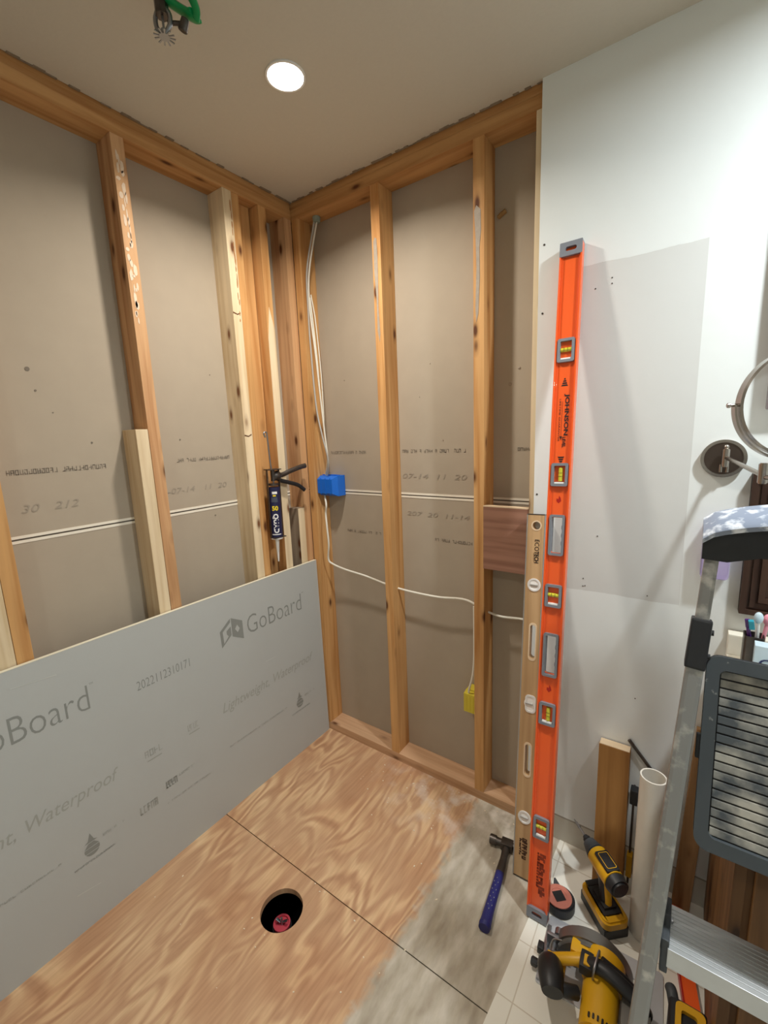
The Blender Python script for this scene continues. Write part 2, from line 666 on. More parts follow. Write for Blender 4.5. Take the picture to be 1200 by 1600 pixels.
def drywall_mat():
    """painted wall with a bare, greyer patch (x 1.15-1.443, z 0.955-1.91)"""
    m, nt, b = newmat('painted_drywall')
    geo = N(nt, 'ShaderNodeNewGeometry')
    sx = N(nt, 'ShaderNodeSeparateXYZ')
    nt.links.new(geo.outputs['Position'], sx.inputs[0])
    no = N(nt, 'ShaderNodeTexNoise')
    no.inputs['Scale'].default_value = 9
    no.inputs['Detail'].default_value = 5
    nt.links.new(geo.outputs['Position'], no.inputs['Vector'])

    def gate(sock, lo, hi, rough=0.0):
        a = N(nt, 'ShaderNodeMath', operation='GREATER_THAN')
        c = N(nt, 'ShaderNodeMath', operation='LESS_THAN')
        a.inputs[1].default_value = lo
        c.inputs[1].default_value = hi
        w = N(nt, 'ShaderNodeMath', operation='MULTIPLY_ADD')
        w.inputs[1].default_value = rough
        nt.links.new(no.outputs['Fac'], w.inputs[0])
        nt.links.new(sock, w.inputs[2])
        nt.links.new(w.outputs[0], a.inputs[0])
        nt.links.new(w.outputs[0], c.inputs[0])
        q = N(nt, 'ShaderNodeMath', operation='MULTIPLY')
        nt.links.new(a.outputs[0], q.inputs[0])
        nt.links.new(c.outputs[0], q.inputs[1])
        return q
    ga = gate(sx.outputs['X'], 1.10, 1.443)
    gb = gate(sx.outputs['Z'], 0.96, 1.915, 0.02)
    g = N(nt, 'ShaderNodeMath', operation='MULTIPLY')
    nt.links.new(ga.outputs[0], g.inputs[0])
    nt.links.new(gb.outputs[0], g.inputs[1])
    mx = N(nt, 'ShaderNodeMixRGB')
    nt.links.new(g.outputs[0], mx.inputs[0])
    mx.inputs[1].default_value = lin((234, 238, 236))
    mx.inputs[2].default_value = lin((216, 217, 214))
    gl = gate(sx.outputs['Z'], -0.1, 0.1)
    m2 = N(nt, 'ShaderNodeMixRGB')
    nt.links.new(gl.outputs[0], m2.inputs[0])
    nt.links.new(mx.outputs[0], m2.inputs[1])
    m2.inputs[2].default_value = lin((202, 198, 186))
    gd = gate(sx.outputs['Z'], 0.097, 0.103, 0.004)
    m3 = N(nt, 'ShaderNodeMixRGB')
    nt.links.new(gd.outputs[0], m3.inputs[0])
    nt.links.new(m2.outputs[0], m3.inputs[1])
    m3.inputs[2].default_value = lin((164, 158, 146))
    nt.links.new(m3.outputs[0], b.inputs['Base Color'])
    b.inputs['Roughness'].default_value = 0.55
    b.inputs['Specular IOR Level'].default_value = 0.35
    n2 = N(nt, 'ShaderNodeTexNoise')
    n2.inputs['Scale'].default_value = 26
    n2.inputs['Detail'].default_value = 3
    nt.links.new(geo.outputs['Position'], n2.inputs['Vector'])
    ad = N(nt, 'ShaderNodeMath', operation='MULTIPLY_ADD')
    ad.inputs[1].default_value = -0.5
    nt.links.new(g.outputs[0], ad.inputs[0])
    nt.links.new(n2.outputs['Fac'], ad.inputs[2])
    bp = N(nt, 'ShaderNodeBump')
    bp.inputs['Strength'].default_value = 0.3
    bp.inputs['Distance'].default_value = 0.002
    nt.links.new(ad.outputs[0], bp.inputs['Height'])
    nt.links.new(bp.outputs[0], b.inputs['Normal'])
    return m


def speckled(name, base, spots, scale=60, lo=0.55, hi=0.6, rough=0.6, metal=0.0):
    m, nt, b = newmat(name)
    tc = N(nt, 'ShaderNodeTexCoord')
    n = N(nt, 'ShaderNodeTexNoise')
    n.inputs['Scale'].default_value = scale
    n.inputs['Detail'].default_value = 5
    nt.links.new(tc.outputs['Object'], n.inputs['Vector'])
    r = ramp(nt, [(lo, lin(base)), (hi, lin(spots))])
    nt.links.new(n.outputs['Fac'], r.inputs[0])
    nt.links.new(r.outputs[0], b.inputs['Base Color'])
    b.inputs['Roughness'].default_value = rough
    b.inputs['Metallic'].default_value = metal
    return m


def emis(name, col, s):
    m, nt, b = newmat(name)
    b.inputs['Base Color'].default_value = lin(col)
    b.inputs['Emission Color'].default_value = lin(col)
    b.inputs['Emission Strength'].default_value = s
    return m


def clear(name, col, alpha):
    m, nt, b = newmat(name)
    b.inputs['Base Color'].default_value = lin(col)
    b.inputs['Roughness'].default_value = 0.12
    b.inputs['Alpha'].default_value = alpha
    return m


PLY = plywood_mat()
TILE = tile_mat()
DRY = drywall_mat()
TRAYM = speckled('plaster_spattered_grey', (80, 85, 88), (176, 172, 160), 18, 0.42, 0.64, 0.75)
TRAYD = speckled('spattered_dark_frame', (66, 72, 76), (150, 150, 146), 70, 0.66, 0.72, 0.55)
CAPM = speckled('spattered_cap_top', (132, 142, 160), (236, 240, 246), 46, 0.5, 0.66, 0.4)
ALUS = speckled('spattered_aluminium', (150, 150, 148), (196, 194, 188), 40, 0.54, 0.7, 0.45, 0.6)
LENS = emis('lamp_lens', (255, 252, 246), 14)
GLOBE = emis('lamp_globe', (240, 248, 255), 6)
PURC = clear('clear_purple_plastic', (196, 178, 226), 0.42)
PANE = clear('clear_pane', (240, 246, 244), 0.06)

# ------------------------------------------------------------------ structure
D = 0.089


def struct(name, bm, m, parent=None, origin=None, label=None):
    o = finish(name, bm, m, parent, origin=origin)
    if parent is None:
        o['kind'] = 'structure'
    return o


# plywood subfloor, two sheets, near one with the drain hole
HC = (0.488, -0.732)
bm = bmesh.new()
prism(bm, [(-0.1, -1.95), (1.19, -1.95), (1.19, -0.6115), (-0.1, -0.6115)], [circ(*HC, 0.066, 40)], -0.019, 0)
struct('floor', bm, PLY, origin=(0.3, -1.3, 0))
bm = bmesh.new()
box(bm, (-0.1, -0.6085, -0.019), (1.19, 0.1, 0))
struct('floor', bm, PLY, origin=(0.62, -0.47, 0))
bm = bmesh.new()
prism(bm, [(1.150, 0.0), (1.138, -0.31), (1.118, -0.635), (1.095, -1.2), (1.095, -3.0), (3.0, -3.0), (3.0, 0.0)], [], -0.014, 0.002)
struct('floor', bm, TILE)
bm = bmesh.new()
box(bm, (-0.2, -3.0, -0.45), (3.0, 0.2, -0.40))
struct('floor', bm, VOID)  # near-black slab: the darkness below the drain hole is put into its colour
bm = bmesh.new()
box(bm, (-0.2, -3.1, -0.019), (1.095, -1.95, 0))
struct('floor', bm, PLY)
# ceiling with the recessed can opening
bm = bmesh.new()
prism(bm, [(0.001, -3.0), (3.0, -3.0), (3.0, 0.0), (0.001, 0.0)], [circ(LX, LY, 0.052, 32), circ(1.35, -2.15, 0.056, 32), circ(VXL, VYL, 0.056, 32)], H, H + 0.013)
ceil = struct('ceiling', bm, CEIL)
bm = bmesh.new()
rnd = random.Random(5)
for ax in (0, 1):
    n = 60
    L = 1.6 if ax == 0 else 1.03
    for i in range(n):
        if rnd.random() < 0.3:
            continue
        a, b_ = L * i / n, L * (i + 1) / n
        w = rnd.uniform(0.002, 0.011)
        if ax == 0:
            box(bm, (0.0005, -b_, H - 0.0025), (w, -a, H))
        else:
            box(bm, (a, -w, H - 0.0025), (b_, -0.0005, H))
struct('torn_edge', bm, TORN, ceil)


# drywall backs between the studs: upper and lower sheet with white tapered edges
def sheets(name, axis):
    p = None
    for z0, z1 in ((-0.02, 1.2045), (1.2095, 2.5)):
        bm = bmesh.new()
        if axis == 'x':
            box(bm, (-D - 0.0127, -3.0, z0), (-D, D + 0.0127, z1))
        else:
            box(bm, (-D, D, z0), (3.0, D + 0.0127, z1))
        o = struct(name, bm, PAPER)
        if p is None:
            p = o
    bm = bmesh.new()
    for z0, z1 in ((1.1965, 1.2045), (1.2095, 1.2175)):
        if axis == 'x':
            box(bm, (-D, -1.6, z0), (-D + 0.0012, D, z1))
        else:
            box(bm, (-D, D - 0.0012, z0), (1.2, D, z1))
    struct('white_seam', bm, SEAM, p)
    bm = bmesh.new()
    if axis == 'x':
        box(bm, (-D - 0.01, -1.6, 1.2), (-D - 0.004, D, 1.214))
    else:
        box(bm, (-D, D + 0.004, 1.2), (1.2, D + 0.01, 1.214))
    struct('seam_tape', bm, PRINT, p)
    return p


WL = sheets('wall_left', 'x')
WB = sheets('wall_back', 'y')
ML = lambda y, z, f=1: frame((-D + 0.0008, y, z), (0, f, 0), (0, 0, f))
MB = lambda x, z, f=1: frame((x, D - 0.0008, z), (f, 0, 0), (0, 0, f))
scribbles('worn_print', PRINT, WL, [(ML(-0.80, 1.402, -1), 0.265, 0.014, 26, 1), (ML(-0.35, 1.401, -1), 0.235, 0.013, 24, 2),
                                   (ML(-0.03, 1.401, -1), 0.10, 0.013, 10, 3)])
scribbles('worn_print', PRINT, WB, [(MB(0.27, 1.392, -1), 0.235, 0.013, 24, 4), (MB(0.745, 1.395, -1), 0.285, 0.013, 28, 5),
                                   (MB(1.01, 1.397, -1), 0.07, 0.011, 7, 6), (MB(0.335, 1.032, -1), 0.205, 0.012, 20, 7),
                                   (MB(0.79, 1.036, -1), 0.185, 0.012, 19, 8)])
text('date_print', '30   212', PRINTF, WL, ML(-1.045, 1.28), 0.145, 0.022, shear=0.3)
text('date_print', '-07-14   11  20', PRINTF, WL, ML(-0.62, 1.277), 0.245, 0.02, shear=0.2)
text('date_print', '07-14  11  20', PRINTF, WB, MB(0.46, 1.277), 0.29, 0.02, shear=0.2)
text('date_print', '207  20  11-14', PRINTF, WB, MB(0.475, 1.122), 0.285, 0.018, shear=0.2)
for y, z, r in ((-0.974, 1.679, 0.006), (-0.963, 1.621, 0.003), (-0.40, 1.71, 0.002), (-0.55, 1.47, 0.003), (-0.44, 1.17, 0.003), (-0.84, 1.47, 0.003), (-0.93, 1.56, 0.002)):
    bm = bmesh.new()
    cyl(bm, (-D, y, z), (-D + 0.0012, y, z), r, n=10)
    struct('nail_hole', bm, PRINT, WL)
for x, z, r in ((0.912, 1.614, 0.006), (0.944, 1.664, 0.005), (0.60, 1.72, 0.002), (0.55, 1.6, 0.002), (0.17, 1.7, 0.002), (0.65, 1.43, 0.002)):
    bm = bmesh.new()
    cyl(bm, (x, D, z), (x, D - 0.003, z), r, r * 0.5, n=10)
    struct('nail_pop', bm, SMEAR, WB)
bm = bmesh.new()
tube(bm, [(0.868, D - 0.002, 2.148), (0.880, D - 0.006, 2.153), (0.893, D - 0.004, 2.160)], 0.008, n=10, flat=0.8)
struct('foam_lump', bm, plain('brown_foam', (150, 118, 74), 0.9), WB)

# finished drywall to the right, continuing behind the tools; its cut edge shows at x = 1.03
bm = bmesh.new()
box(bm, (1.031, -0.0127, 0), (3.0, 0, H), 0)
WR = struct('wall_back', bm, DRY)
for x, z, r__ in [(a_, b_, 0.0030 if a_ < 1.1 else 0.0018) for a_, b_ in ((1.045, 1.80), (1.041, 1.25), (1.046, 1.99), (1.046, 0.86), (1.231, 1.86), (1.2315, 1.845), (1.190, 0.99), (1.196, 0.967), (1.19, 0.965), (1.225, 1.13), (1.365, 0.965), (1.352, 0.63), (1.19, 1.84))]:
    bm = bmesh.new()
    cyl(bm, (x, -0.0127, z), (x, -0.0137, z), r__, n=10)
    struct('screw_head', bm, DSTEEL, WR)
# rest of the room, behind and beside the camera
bm = bmesh.new()
box(bm, (3.0, -3.0, 0), (3.1, 0.1, H))
struct('wall_right', bm, WHITEWALL)
bm = bmesh.new()
box(bm, (-0.1, -3.1, 0), (3.1, -3.0, H))
struct('wall_rear', bm, WHITEWALL)

# ------------------------------------------------------------------ framing
GS = 'exposed framing of the stripped walls'


def member(name, label, a, b, m, cat='stud', bev=0.0015):
    bm = bmesh.new()
    o = Vector(((a[0] + b[0]) / 2, (a[1] + b[1]) / 2, min(a[2], b[2])))
    box(bm, a, b, bev)
    ob = finish(name, bm, m, origin=o)
    return put(ob, label, cat, GS)


P1, P0 = 2.355, 0.038
member('top_plate', 'lower orange-brown top plate board of the left wall, stud tops meet it', (-D, -3.0, P1), (0, -0.0005, 2.393), W_PY, 'plate')
member('top_plate', 'upper top plate board of the left wall, partly hidden by the ceiling edge', (-D, -3.0, 2.394), (-0.003, -0.0005, 2.432), W_PY, 'plate')
member('top_plate', 'lower top plate board along the back wall, the grey cables end under it', (-D, 0, P1), (1.045, D, 2.393), W_PX, 'plate')
member('top_plate', 'upper top plate board along the back wall, against the ceiling edge', (-D, 0.003, 2.394), (1.045, D, 2.432), W_PX, 'plate')
member('bottom_plate', 'dusty bottom plate board lying on the plywood along the back wall', (0.0, 0, 0), (1.12, D, P0), W_PXD, 'plate')
member('bottom_plate', 'bottom plate board of the left wall behind the grey backer board', (-D, -3.0, 0), (-0.001, -0.0005, P0), W_PY, 'plate')
member('wall_stud', 'aged stud at the left edge of the photo, beside a pale scrap stud', (-D, -1.137, P0), (0, -1.099, P1), W_OLD)
member('scrap_stud', 'pale new stud piece at the bottom left edge, fixed to the leftmost stud', (-D, -1.176, P0), (0, -1.138, 1.40), W_NEW)
sA = member('wall_stud', 'second stud from the left with paint-flecked upper face and short piece beside it', (-D, -0.706, P0), (0, -0.668, P1), W_OLD2)
member('scrap_stud', 'short pale stud piece ending halfway up, nailed left of the paint-flecked stud', (-D, -0.746, P0), (0, -0.7075, 1.506), W_NEW)
sB = member('wall_stud', 'full-height whitish new stud with wide grey side on the left wall', (-D, -0.333, P0), (0, -0.295, P1), W_NEW)
member('wall_stud', 'orange-brown stud with torn pale edge tight against the whitish new stud', (-D, -0.2935, P0), (-0.002, -0.262, P1), W_OLD)
member('backing_board', 'orange flat backing board set deep behind the caulking gun', (-D, -0.255, P0), (-0.052, -0.178, P1), W_OLD)
sC = member('wall_stud', 'narrow stud with pale front edge just right of the caulking gun', (-D, -0.174, P0), (0, -0.136, P1), W_OLD)
bm = bmesh.new()
prism(bm, [(-0.1735, P0), (-0.1365, P0), (-0.1365, 1.90), (-0.158, 1.985), (-0.1735, 1.86)], [], 0.0, 0.0012, frame((0, 0, 0), (0, 1, 0), (0, 0, 1)))
finish('pale_face', bm, W_NEW, sC, world=True)
member('wall_stud', 'corner stud of the left wall, last before the back wall', (-D, -0.0415, P0), (0, -0.002, P1), W_OLD2)
wbk = member('wood_block', 'short weathered wooden block with pale front edge standing in the corner above the board', (-0.066, -0.080, P0), (-0.0015, -0.0425, 1.144), W_GREY, 'block')
bm = bmesh.new()
box(bm, (-0.0015, -0.080, P0), (-0.0002, -0.0425, 1.144))
finish('pale_face', bm, W_NEW, wbk, world=True)
member('wall_stud', 'back wall stud in the corner with blue electrical box on its side', (0.0005, 0, P0), (0.038, D, P1), W_OLD)
sD = member('wall_stud', 'middle back wall stud with grey compound drip near its top', (0.412, 0, P0), (0.450, D, P1), W_OLD)
sE = member('wall_stud', 'back wall stud carrying the yellow box and a long grey compound smear', (0.816, 0, P0), (0.854, D, P1), W_OLD)
member('wall_stud', 'thin pale strip of stud at the cut edge of the white drywall', (1.012, -0.0005, P0), (1.050, D, P1), W_NEW)
bl = member('plywood_block', 'pinkish plywood rectangle fixed between studs beside the wooden level', (0.852, -0.001, 0.968), (1.0115, 0.018, 1.196), W_PLYP, 'plywood')
bm = bmesh.new()
box(bm, (0.852, -0.001, 1.196), (1.0115, 0.018, 1.2))
finish('top_edge', bm, W_EDGE, bl, world=True)


def blob(bm, M, pts, z=0.0012):
    prism(bm, pts, [], 0, z, M)


for z in (1.93, 1.475):
    bm = bmesh.new()
    prism(bm, [(-0.3335, z), (-0.315, z - 0.004), (-0.300, z + 0.003), (-0.3005, z + 0.007), (-0.315, z + 0.000), (-0.333, z + 0.005)], [], 0.0, 0.0006, frame((0, 0, 0), (0, 1, 0), (0, 0, 1)))
    finish('grain_crack', bm, plain('crack_brown', (96, 62, 36), 0.9), sB, world=True)
# compound smears and paint flecks, shapes of their own on the faces
bm = bmesh.new()
blob(bm, frame((0.412, 0, 0), (1, 0, 0), (0, 0, 1)), [(0.008, 2.165), (0.014, 2.178), (0.022, 2.172), (0.024, 2.10), (0.023, 2.02), (0.020, 1.93), (0.024, 1.84), (0.020, 1.81), (0.012, 1.85), (0.013, 1.97), (0.007, 2.06)])
finish('dried_compound', bm, SMEAR, sD, world=True)
bm = bmesh.new()
blob(bm, frame((0.816, 0, 0), (1, 0, 0), (0, 0, 1)), [(0.004, 2.15), (0.012, 2.165), (0.026, 2.15), (0.027, 2.09), (0.022, 2.04), (0.023, 1.95), (0.018, 1.84), (0.011, 1.815), (0.008, 1.86), (0.012, 1.98), (0.009, 2.07)])
finish('dried_compound', bm, SMEAR, sE, world=True)
bm = bmesh.new()
rnd = random.Random(3)
FX = frame((0, 0, 0), (0, 1, 0), (0, 0, 1))


def fleck(bm, y, z, w, h):
    n = 9
    pts = []
    for k in range(n):
        a = 2 * math.pi * k / n
        f = rnd.uniform(0.65, 1.0)
        pts.append((y + w * f * math.cos(a), z + h * f * math.sin(a)))
    blob(bm, FX, pts, 0.0007)


for i in range(34):
    fleck(bm, -0.689 + rnd.uniform(-0.009, 0.009), 2.30 - i * 0.014 + rnd.uniform(-0.01, 0.01), rnd.uniform(0.002, 0.0075), rnd.uniform(0.006, 0.024))
pfk = finish('paint_flecks', bm, plain('chalky_flecks', (226, 204, 180), 0.9, var=0.1, scale=80), sA, world=True)
pfk['kind'] = 'stuff'
bm = bmesh.new()
for i in range(14):
    fleck(bm, -0.302 + rnd.uniform(-0.003, 0.002), 2.30 - i * 0.03 + rnd.uniform(-0.01, 0.01), rnd.uniform(0.002, 0.0045), rnd.uniform(0.008, 0.026))
tpp = finish('torn_paper', bm, plain('brown_torn_paper', (176, 128, 84), 0.9), sB, world=True)
tpp['kind'] = 'stuff'

# ------------------------------------------------------------------ backer board with its print
BH = 0.888
BM = frame((0.030, -0.765, 0.0), (0, 1, 0), (-0.012, 0, BH))      # local X = along wall, Y = up, Z = toward the room
gb = thing('backer_board', 'large grey tile backer board with printed lettering leaning on the left wall studs', 'board', BM)
BL, BR = -0.765, 0.758
bm = bmesh.new()
box(bm, (BL, 0.0, -0.0119), (BR, BH, 0), 0)
finish('panel', bm, GOB, gb)
bm = bmesh.new()
box(bm, (BL, BH - 0.0002, -0.0119), (BR, BH + 0.001, 0.0004))
box(bm, (BR, 0.0, -0.0119), (BR + 0.0008, BH, 0.0002))
finish('foam_edge', bm, GOBE, gb)
T = lambda y, z: Matrix.Translation((y + 0.765, z, 0.0))
for off in (0.0, -0.872):
    text('brand_lettering', 'GoBoard', GOBT, gb, T(-0.422 + off, 0.684), 0.298, 0.077, bold=-0.012)
    text('trademark_sign', 'TM', GOBT, gb, T(-0.118 + off, 0.757), 0.011, 0.006)
    bm = bmesh.new()
    L = lambda y, z: (y + off + 0.765, z)
    quad(bm, [L(-0.546, 0.742), L(-0.497, 0.780), L(-0.497, 0.765), L(-0.534, 0.737)], 0.0005)
    quad(bm, [L(-0.546, 0.742), L(-0.534, 0.737), L(-0.532, 0.690), L(-0.543, 0.676)], 0.0005)
    quad(bm, [L(-0.543, 0.676), L(-0.532, 0.690), L(-0.510, 0.712), L(-0.497, 0.712)], 0.0005)
    quad(bm, [L(-0.497, 0.748), L(-0.517, 0.735), L(-0.517, 0.722), L(-0.510, 0.712), L(-0.497, 0.712)], 0.0005)
    prism(bm, [L(-0.493, 0.780), L(-0.443, 0.752), L(-0.443, 0.676), L(-0.493, 0.704)],
          [[L(-0.468, 0.744), L(-0.457, 0.725), L(-0.468, 0.712), L(-0.479, 0.730)]], 0.0001, 0.0005)
    finish('cube_logo', bm, GOBT, gb, recalc=False)
    text('tagline_lettering', 'Lightweight, Waterproof', GOBF, gb, T(-0.572 + off, 0.404), 0.492, 0.053, shear=0.3)
    bm = bmesh.new()
    cx = -0.183 + off + 0.765
    drop = [(cx + 0.021 * math.cos(a) * (1 if math.sin(a) < 0.2 else 1.0), 0.246 + 0.021 * math.sin(a)) for a in [R(150 + 240 * i / 16) for i in range(17)]] + [(cx + 0.008, 0.276), (cx, 0.300), (cx - 0.008, 0.276)]
    for z0, z1 in ((0.2, 0.236), (0.238, 0.252), (0.254, 0.268), (0.270, 0.31)):
        pts = [(x, min(max(y, z0), z1)) for x, y in drop]
        quad(bm, pts, 0.0005)
    finish('water_drop_logo', bm, GOBT, gb, recalc=False)
    Z5 = Matrix.Translation((0, 0, 0.0005))
    scribbles('small_print', GOBT, gb, [(T(-0.235 + off, 0.207) @ Z5, 0.115, 0.006, 16, 11, 0.16, False)])
    scribbles('small_print', GOBF, gb, [(T(-0.15 + off, 0.262) @ Z5, 0.075, 0.008, 9, 12), (T(-0.56 + off, 0.262) @ Z5, 0.30, 0.006, 34, 13)])
text('date_stamp', '2022112310171', GOBT, gb, T(-0.861, 0.668), 0.184, 0.031, bold=-0.01)
U = lambda y, z: T(y, z) @ Matrix.Translation((0, 0, 0.0005))
scribbles('small_print', GOBF, gb, [(U(-0.869, 0.425), 0.062, 0.024, 4, 21, 0.14, False), (U(-0.716, 0.430), 0.044, 0.024, 4, 22, 0.14, False),
                                    (U(-0.91, 0.240), 0.06, 0.028, 5, 24, 0.3, False), (U(-0.768, 0.288), 0.055, 0.010, 7, 25),
                                    (U(-0.82, 0.214), 0.17, 0.006, 22, 26)])
each('underline', GOBF, gb, [[(-0.864 + .765, 0.409), (-0.815 + .765, 0.409), (-0.815 + .765, 0.413), (-0.864 + .765, 0.413)],
                             [(-0.714 + .765, 0.416), (-0.672 + .765, 0.416), (-0.672 + .765, 0.420), (-0.714 + .765, 0.420)]], 0.0005)
scribbles('small_print', GOBT, gb, [(U(-0.818, 0.272), 0.042, 0.026, 4, 23, 0.34, False)])
each('scratch', GOBS, gb, [[(a[0] + .765, a[1]), (b_[0] + .765, b_[1]), (b_[0] + .765, b_[1] + 0.0018), (a[0] + .765, a[1] + 0.0018)]
                           for a, b_ in (((-1.165, 0.836), (-1.062, 0.826)), ((-1.112, 0.129), (-1.049, 0.116)), ((-0.35, 0.53), (-0.30, 0.528)))], 0.0005)

# ------------------------------------------------------------------ drain in the hole
dr = thing('drain_pipe', 'black drain pipe with red test plug down in the round floor hole', 'pipe', (0.455, -0.712, -0.40))
bm = bmesh.new()
prism(bm, circ(0, 0, 0.031), [circ(0, 0, 0.027)], 0, 0.292)
finish('pipe', bm, BLACKP, dr)
bm = bmesh.new()
cyl(bm, (0, 0, 0.27), (0, 0, 0.298), 0.0265, bev=0.002)
prism(bm, circ(0, 0, 0.0275), [circ(0, 0, 0.022)], 0.294, 0.304)
pl_ = finish('test_plug', bm, REDP, dr)
bm = bmesh.new()
cyl(bm, (0, 0, 0.295), (0, 0, 0.322), 0.0035, n=12)
for s in (-1, 1):
    beam(bm, (s * 0.003, s * 0.002, 0.306), (s * 0.017, s * 0.008, 0.316), 0.004, 0.009, (0, 0, 1))
finish('wing_nut', bm, STEEL, pl_)

# ------------------------------------------------------------------ recessed light and sprinkler
rl = thing('recessed_light', 'bright round recessed light in the ceiling near the corner', 'light', (LX, LY, H))
bm = bmesh.new()
prism(bm, circ(0, 0, 0.0535, 40), [circ(0, 0, 0.048, 40)], -0.004, 0.0)
finish('trim_ring', bm, WHITE, rl)
bm = bmesh.new()
cyl(bm, (0, 0, -0.0015), (0, 0, 0.004), 0.0485, n=40)
finish('lens', bm, LENS, rl)
for lab, px_, py_ in (('added fill light in the ceiling behind the camera, out of view', 1.35, -2.15), ('recessed light in the ceiling above the vanity', VXL, VYL)):  # the rear fixture is added to go with the fill lamp
    rl = thing('recessed_light', lab, 'light', (px_, py_, H))
    bm = bmesh.new()
    prism(bm, circ(0, 0, 0.065, 40), [circ(0, 0, 0.05, 40)], -0.004, 0.0)
    finish('trim_ring', bm, WHITE, rl)
    bm = bmesh.new()
    cyl(bm, (0, 0, -0.0015), (0, 0, 0.004), 0.0505, n=40)
    finish('lens', bm, LENS, rl)

sp = thing('fire_sprinkler', 'metal fire sprinkler with green plastic guard hanging from the ceiling', 'sprinkler', (0.452, -0.79, H)) 
bm = bmesh.new()
cyl(bm, (0, 0, -0.004), (0, 0, 0), 0.036, bev=0.0015)
cyl(bm, (0, 0, -0.058), (0, 0, -0.002), 0.014, 0.015, n=8)
finish('threaded_body', bm, DSTEEL, sp, smooth=True)
bm = bmesh.new()
tube(bm, [(0.009, 0.004, -0.045), (0.016, 0.007, -0.06), (0.014, 0.006, -0.078), (0.004, 0.001, -0.09)], 0.005)
tube(bm, [(-0.009, -0.004, -0.045), (-0.016, -0.007, -0.06), (-0.014, -0.006, -0.078), (-0.004, -0.001, -0.09)], 0.005)
cyl(bm, (0, 0, -0.094), (0, 0, -0.082), 0.006, n=12)
cyl(bm, (0, 0, -0.08), (0, 0, -0.05), 0.0025, n=10)
finish('frame_arms', bm, STEEL, sp, smooth=True)
bm = bmesh.new()
pts = []
for i in range(12):
    for rr, dd in ((0.011, -6), (0.022, -4.5), (0.022, 4.5), (0.011, 6)):
        a = R(360 * i / 12 + dd)
        pts.append((rr * math.cos(a), rr * math.sin(a)))
prism(bm, pts, [], -0.0965, -0.0945)
finish('deflector', bm, STEEL, sp)
bm = bmesh.new()
tube(bm, [(0.012, 0.006, -0.03), (0.035, 0.025, -0.048), (0.055, 0.035, -0.062), (0.066, 0.035, -0.066)], 0.016, flat=0.35)
tube(bm, [(0.07, 0.0, -0.03), (0.078, 0.015, -0.045), (0.076, 0.03, -0.062), (0.064, 0.036, -0.070)], 0.014, flat=0.4)
finish('plastic_guard', bm, GREEN, sp, smooth=True)
bm = bmesh.new()
cyl(bm, (0.030, 0.025, -0.084), (0.040, 0.028, -0.064), 0.010, 0.008, n=18, bev=0.001)
tube(bm, [(0.008, 0.006, -0.07), (0.022, 0.018, -0.07), (0.034, 0.026, -0.072)], 0.0045)
finish('heat_cap', bm, DSTEEL, sp, smooth=True)

# ------------------------------------------------------------------ cables and boxes
GC = 'electrical cables in the back wall'


def cable(label, pts, m, r=0.0042):
    bm = bmesh.new()
    tube(bm, pts, r, n=10, flat=0.75)
    o = finish('electrical_cable', bm, m, origin=pts[0], smooth=True)
    return put(o, label, 'cable', GC)


sx_ = 0.043
cable('grey cable hanging down the corner stud, nearest the corner, into the blue box', [(0.098, 0.04, 2.353), (0.090, 0.03, 2.30), (0.052, 0.02, 2.15), (0.044, 0.022, 2.0), (0.046, 0.02, 1.85), (0.062, 0.014, 1.60), (0.09, 0.01, 1.47), (0.116, 0.012, 1.36), (0.088, 0.03, 1.287)], GREYC)
cable('white cable looping beside the grey one at the corner stud, into the blue box', [(0.106, 0.048, 2.353), (0.096, 0.035, 2.29), (0.062, 0.022, 2.14), (0.054, 0.022, 2.0), (0.072, 0.022, 1.80), (0.088, 0.02, 1.60), (0.100, 0.018, 1.47), (0.108, 0.018, 1.36), (0.070, 0.04, 1.287)], WHITEC)
cable('white cable rising in a thin loop on the corner stud side above the blue box', [(0.058, 0.030, 2.06), (0.075, 0.03, 1.95), (0.088, 0.03, 1.75), (0.094, 0.025, 1.58), (0.086, 0.03, 1.505), (0.078, 0.03, 1.6), (0.070, 0.03, 1.8), (0.052, 0.030, 2.05)], WHITEC, 0.0028)
cable('white cable from under the blue box sagging across the back wall to the plywood block', [(0.066, 0.03, 1.192), (0.085, 0.015, 1.15), (0.074, 0.02, 1.11), (0.086, 0.01, 1.05), (0.092, 0.008, 0.97), (0.078, 0.015, 0.895), (0.10, 0.02, 0.872), (0.17, 0.03, 0.852), (0.28, 0.035, 0.838), (0.40, 0.04, 0.815), (0.50, 0.04, 0.806), (0.64, 0.04, 0.806), (0.76, 0.042, 0.817), (0.835, 0.045, 0.79), (0.90, 0.045, 0.778), (0.98, 0.045, 0.785), (1.02, 0.045, 0.78)], WHITEC)
cable('white cable dropping beside the stud into the yellow box', [(0.80, 0.035, 0.80), (0.803, 0.03, 0.70), (0.806, 0.022, 0.60), (0.800, 0.02, 0.52), (0.786, 0.02, 0.46), (0.778, 0.03, 0.425)], WHITEC)
cl = thing('cable_clamp', 'grey-green plastic cable clamp under the top plate where the cables enter', 'clamp', (0.103, 0.044, P1))
bm = bmesh.new()
cyl(bm, (0, 0, -0.022), (0, 0, 0.0), 0.015, 0.017, n=16, bev=0.002)
finish('clamp_body', bm, plain('grey_green_plastic', (140, 152, 140), 0.5), cl, smooth=True)


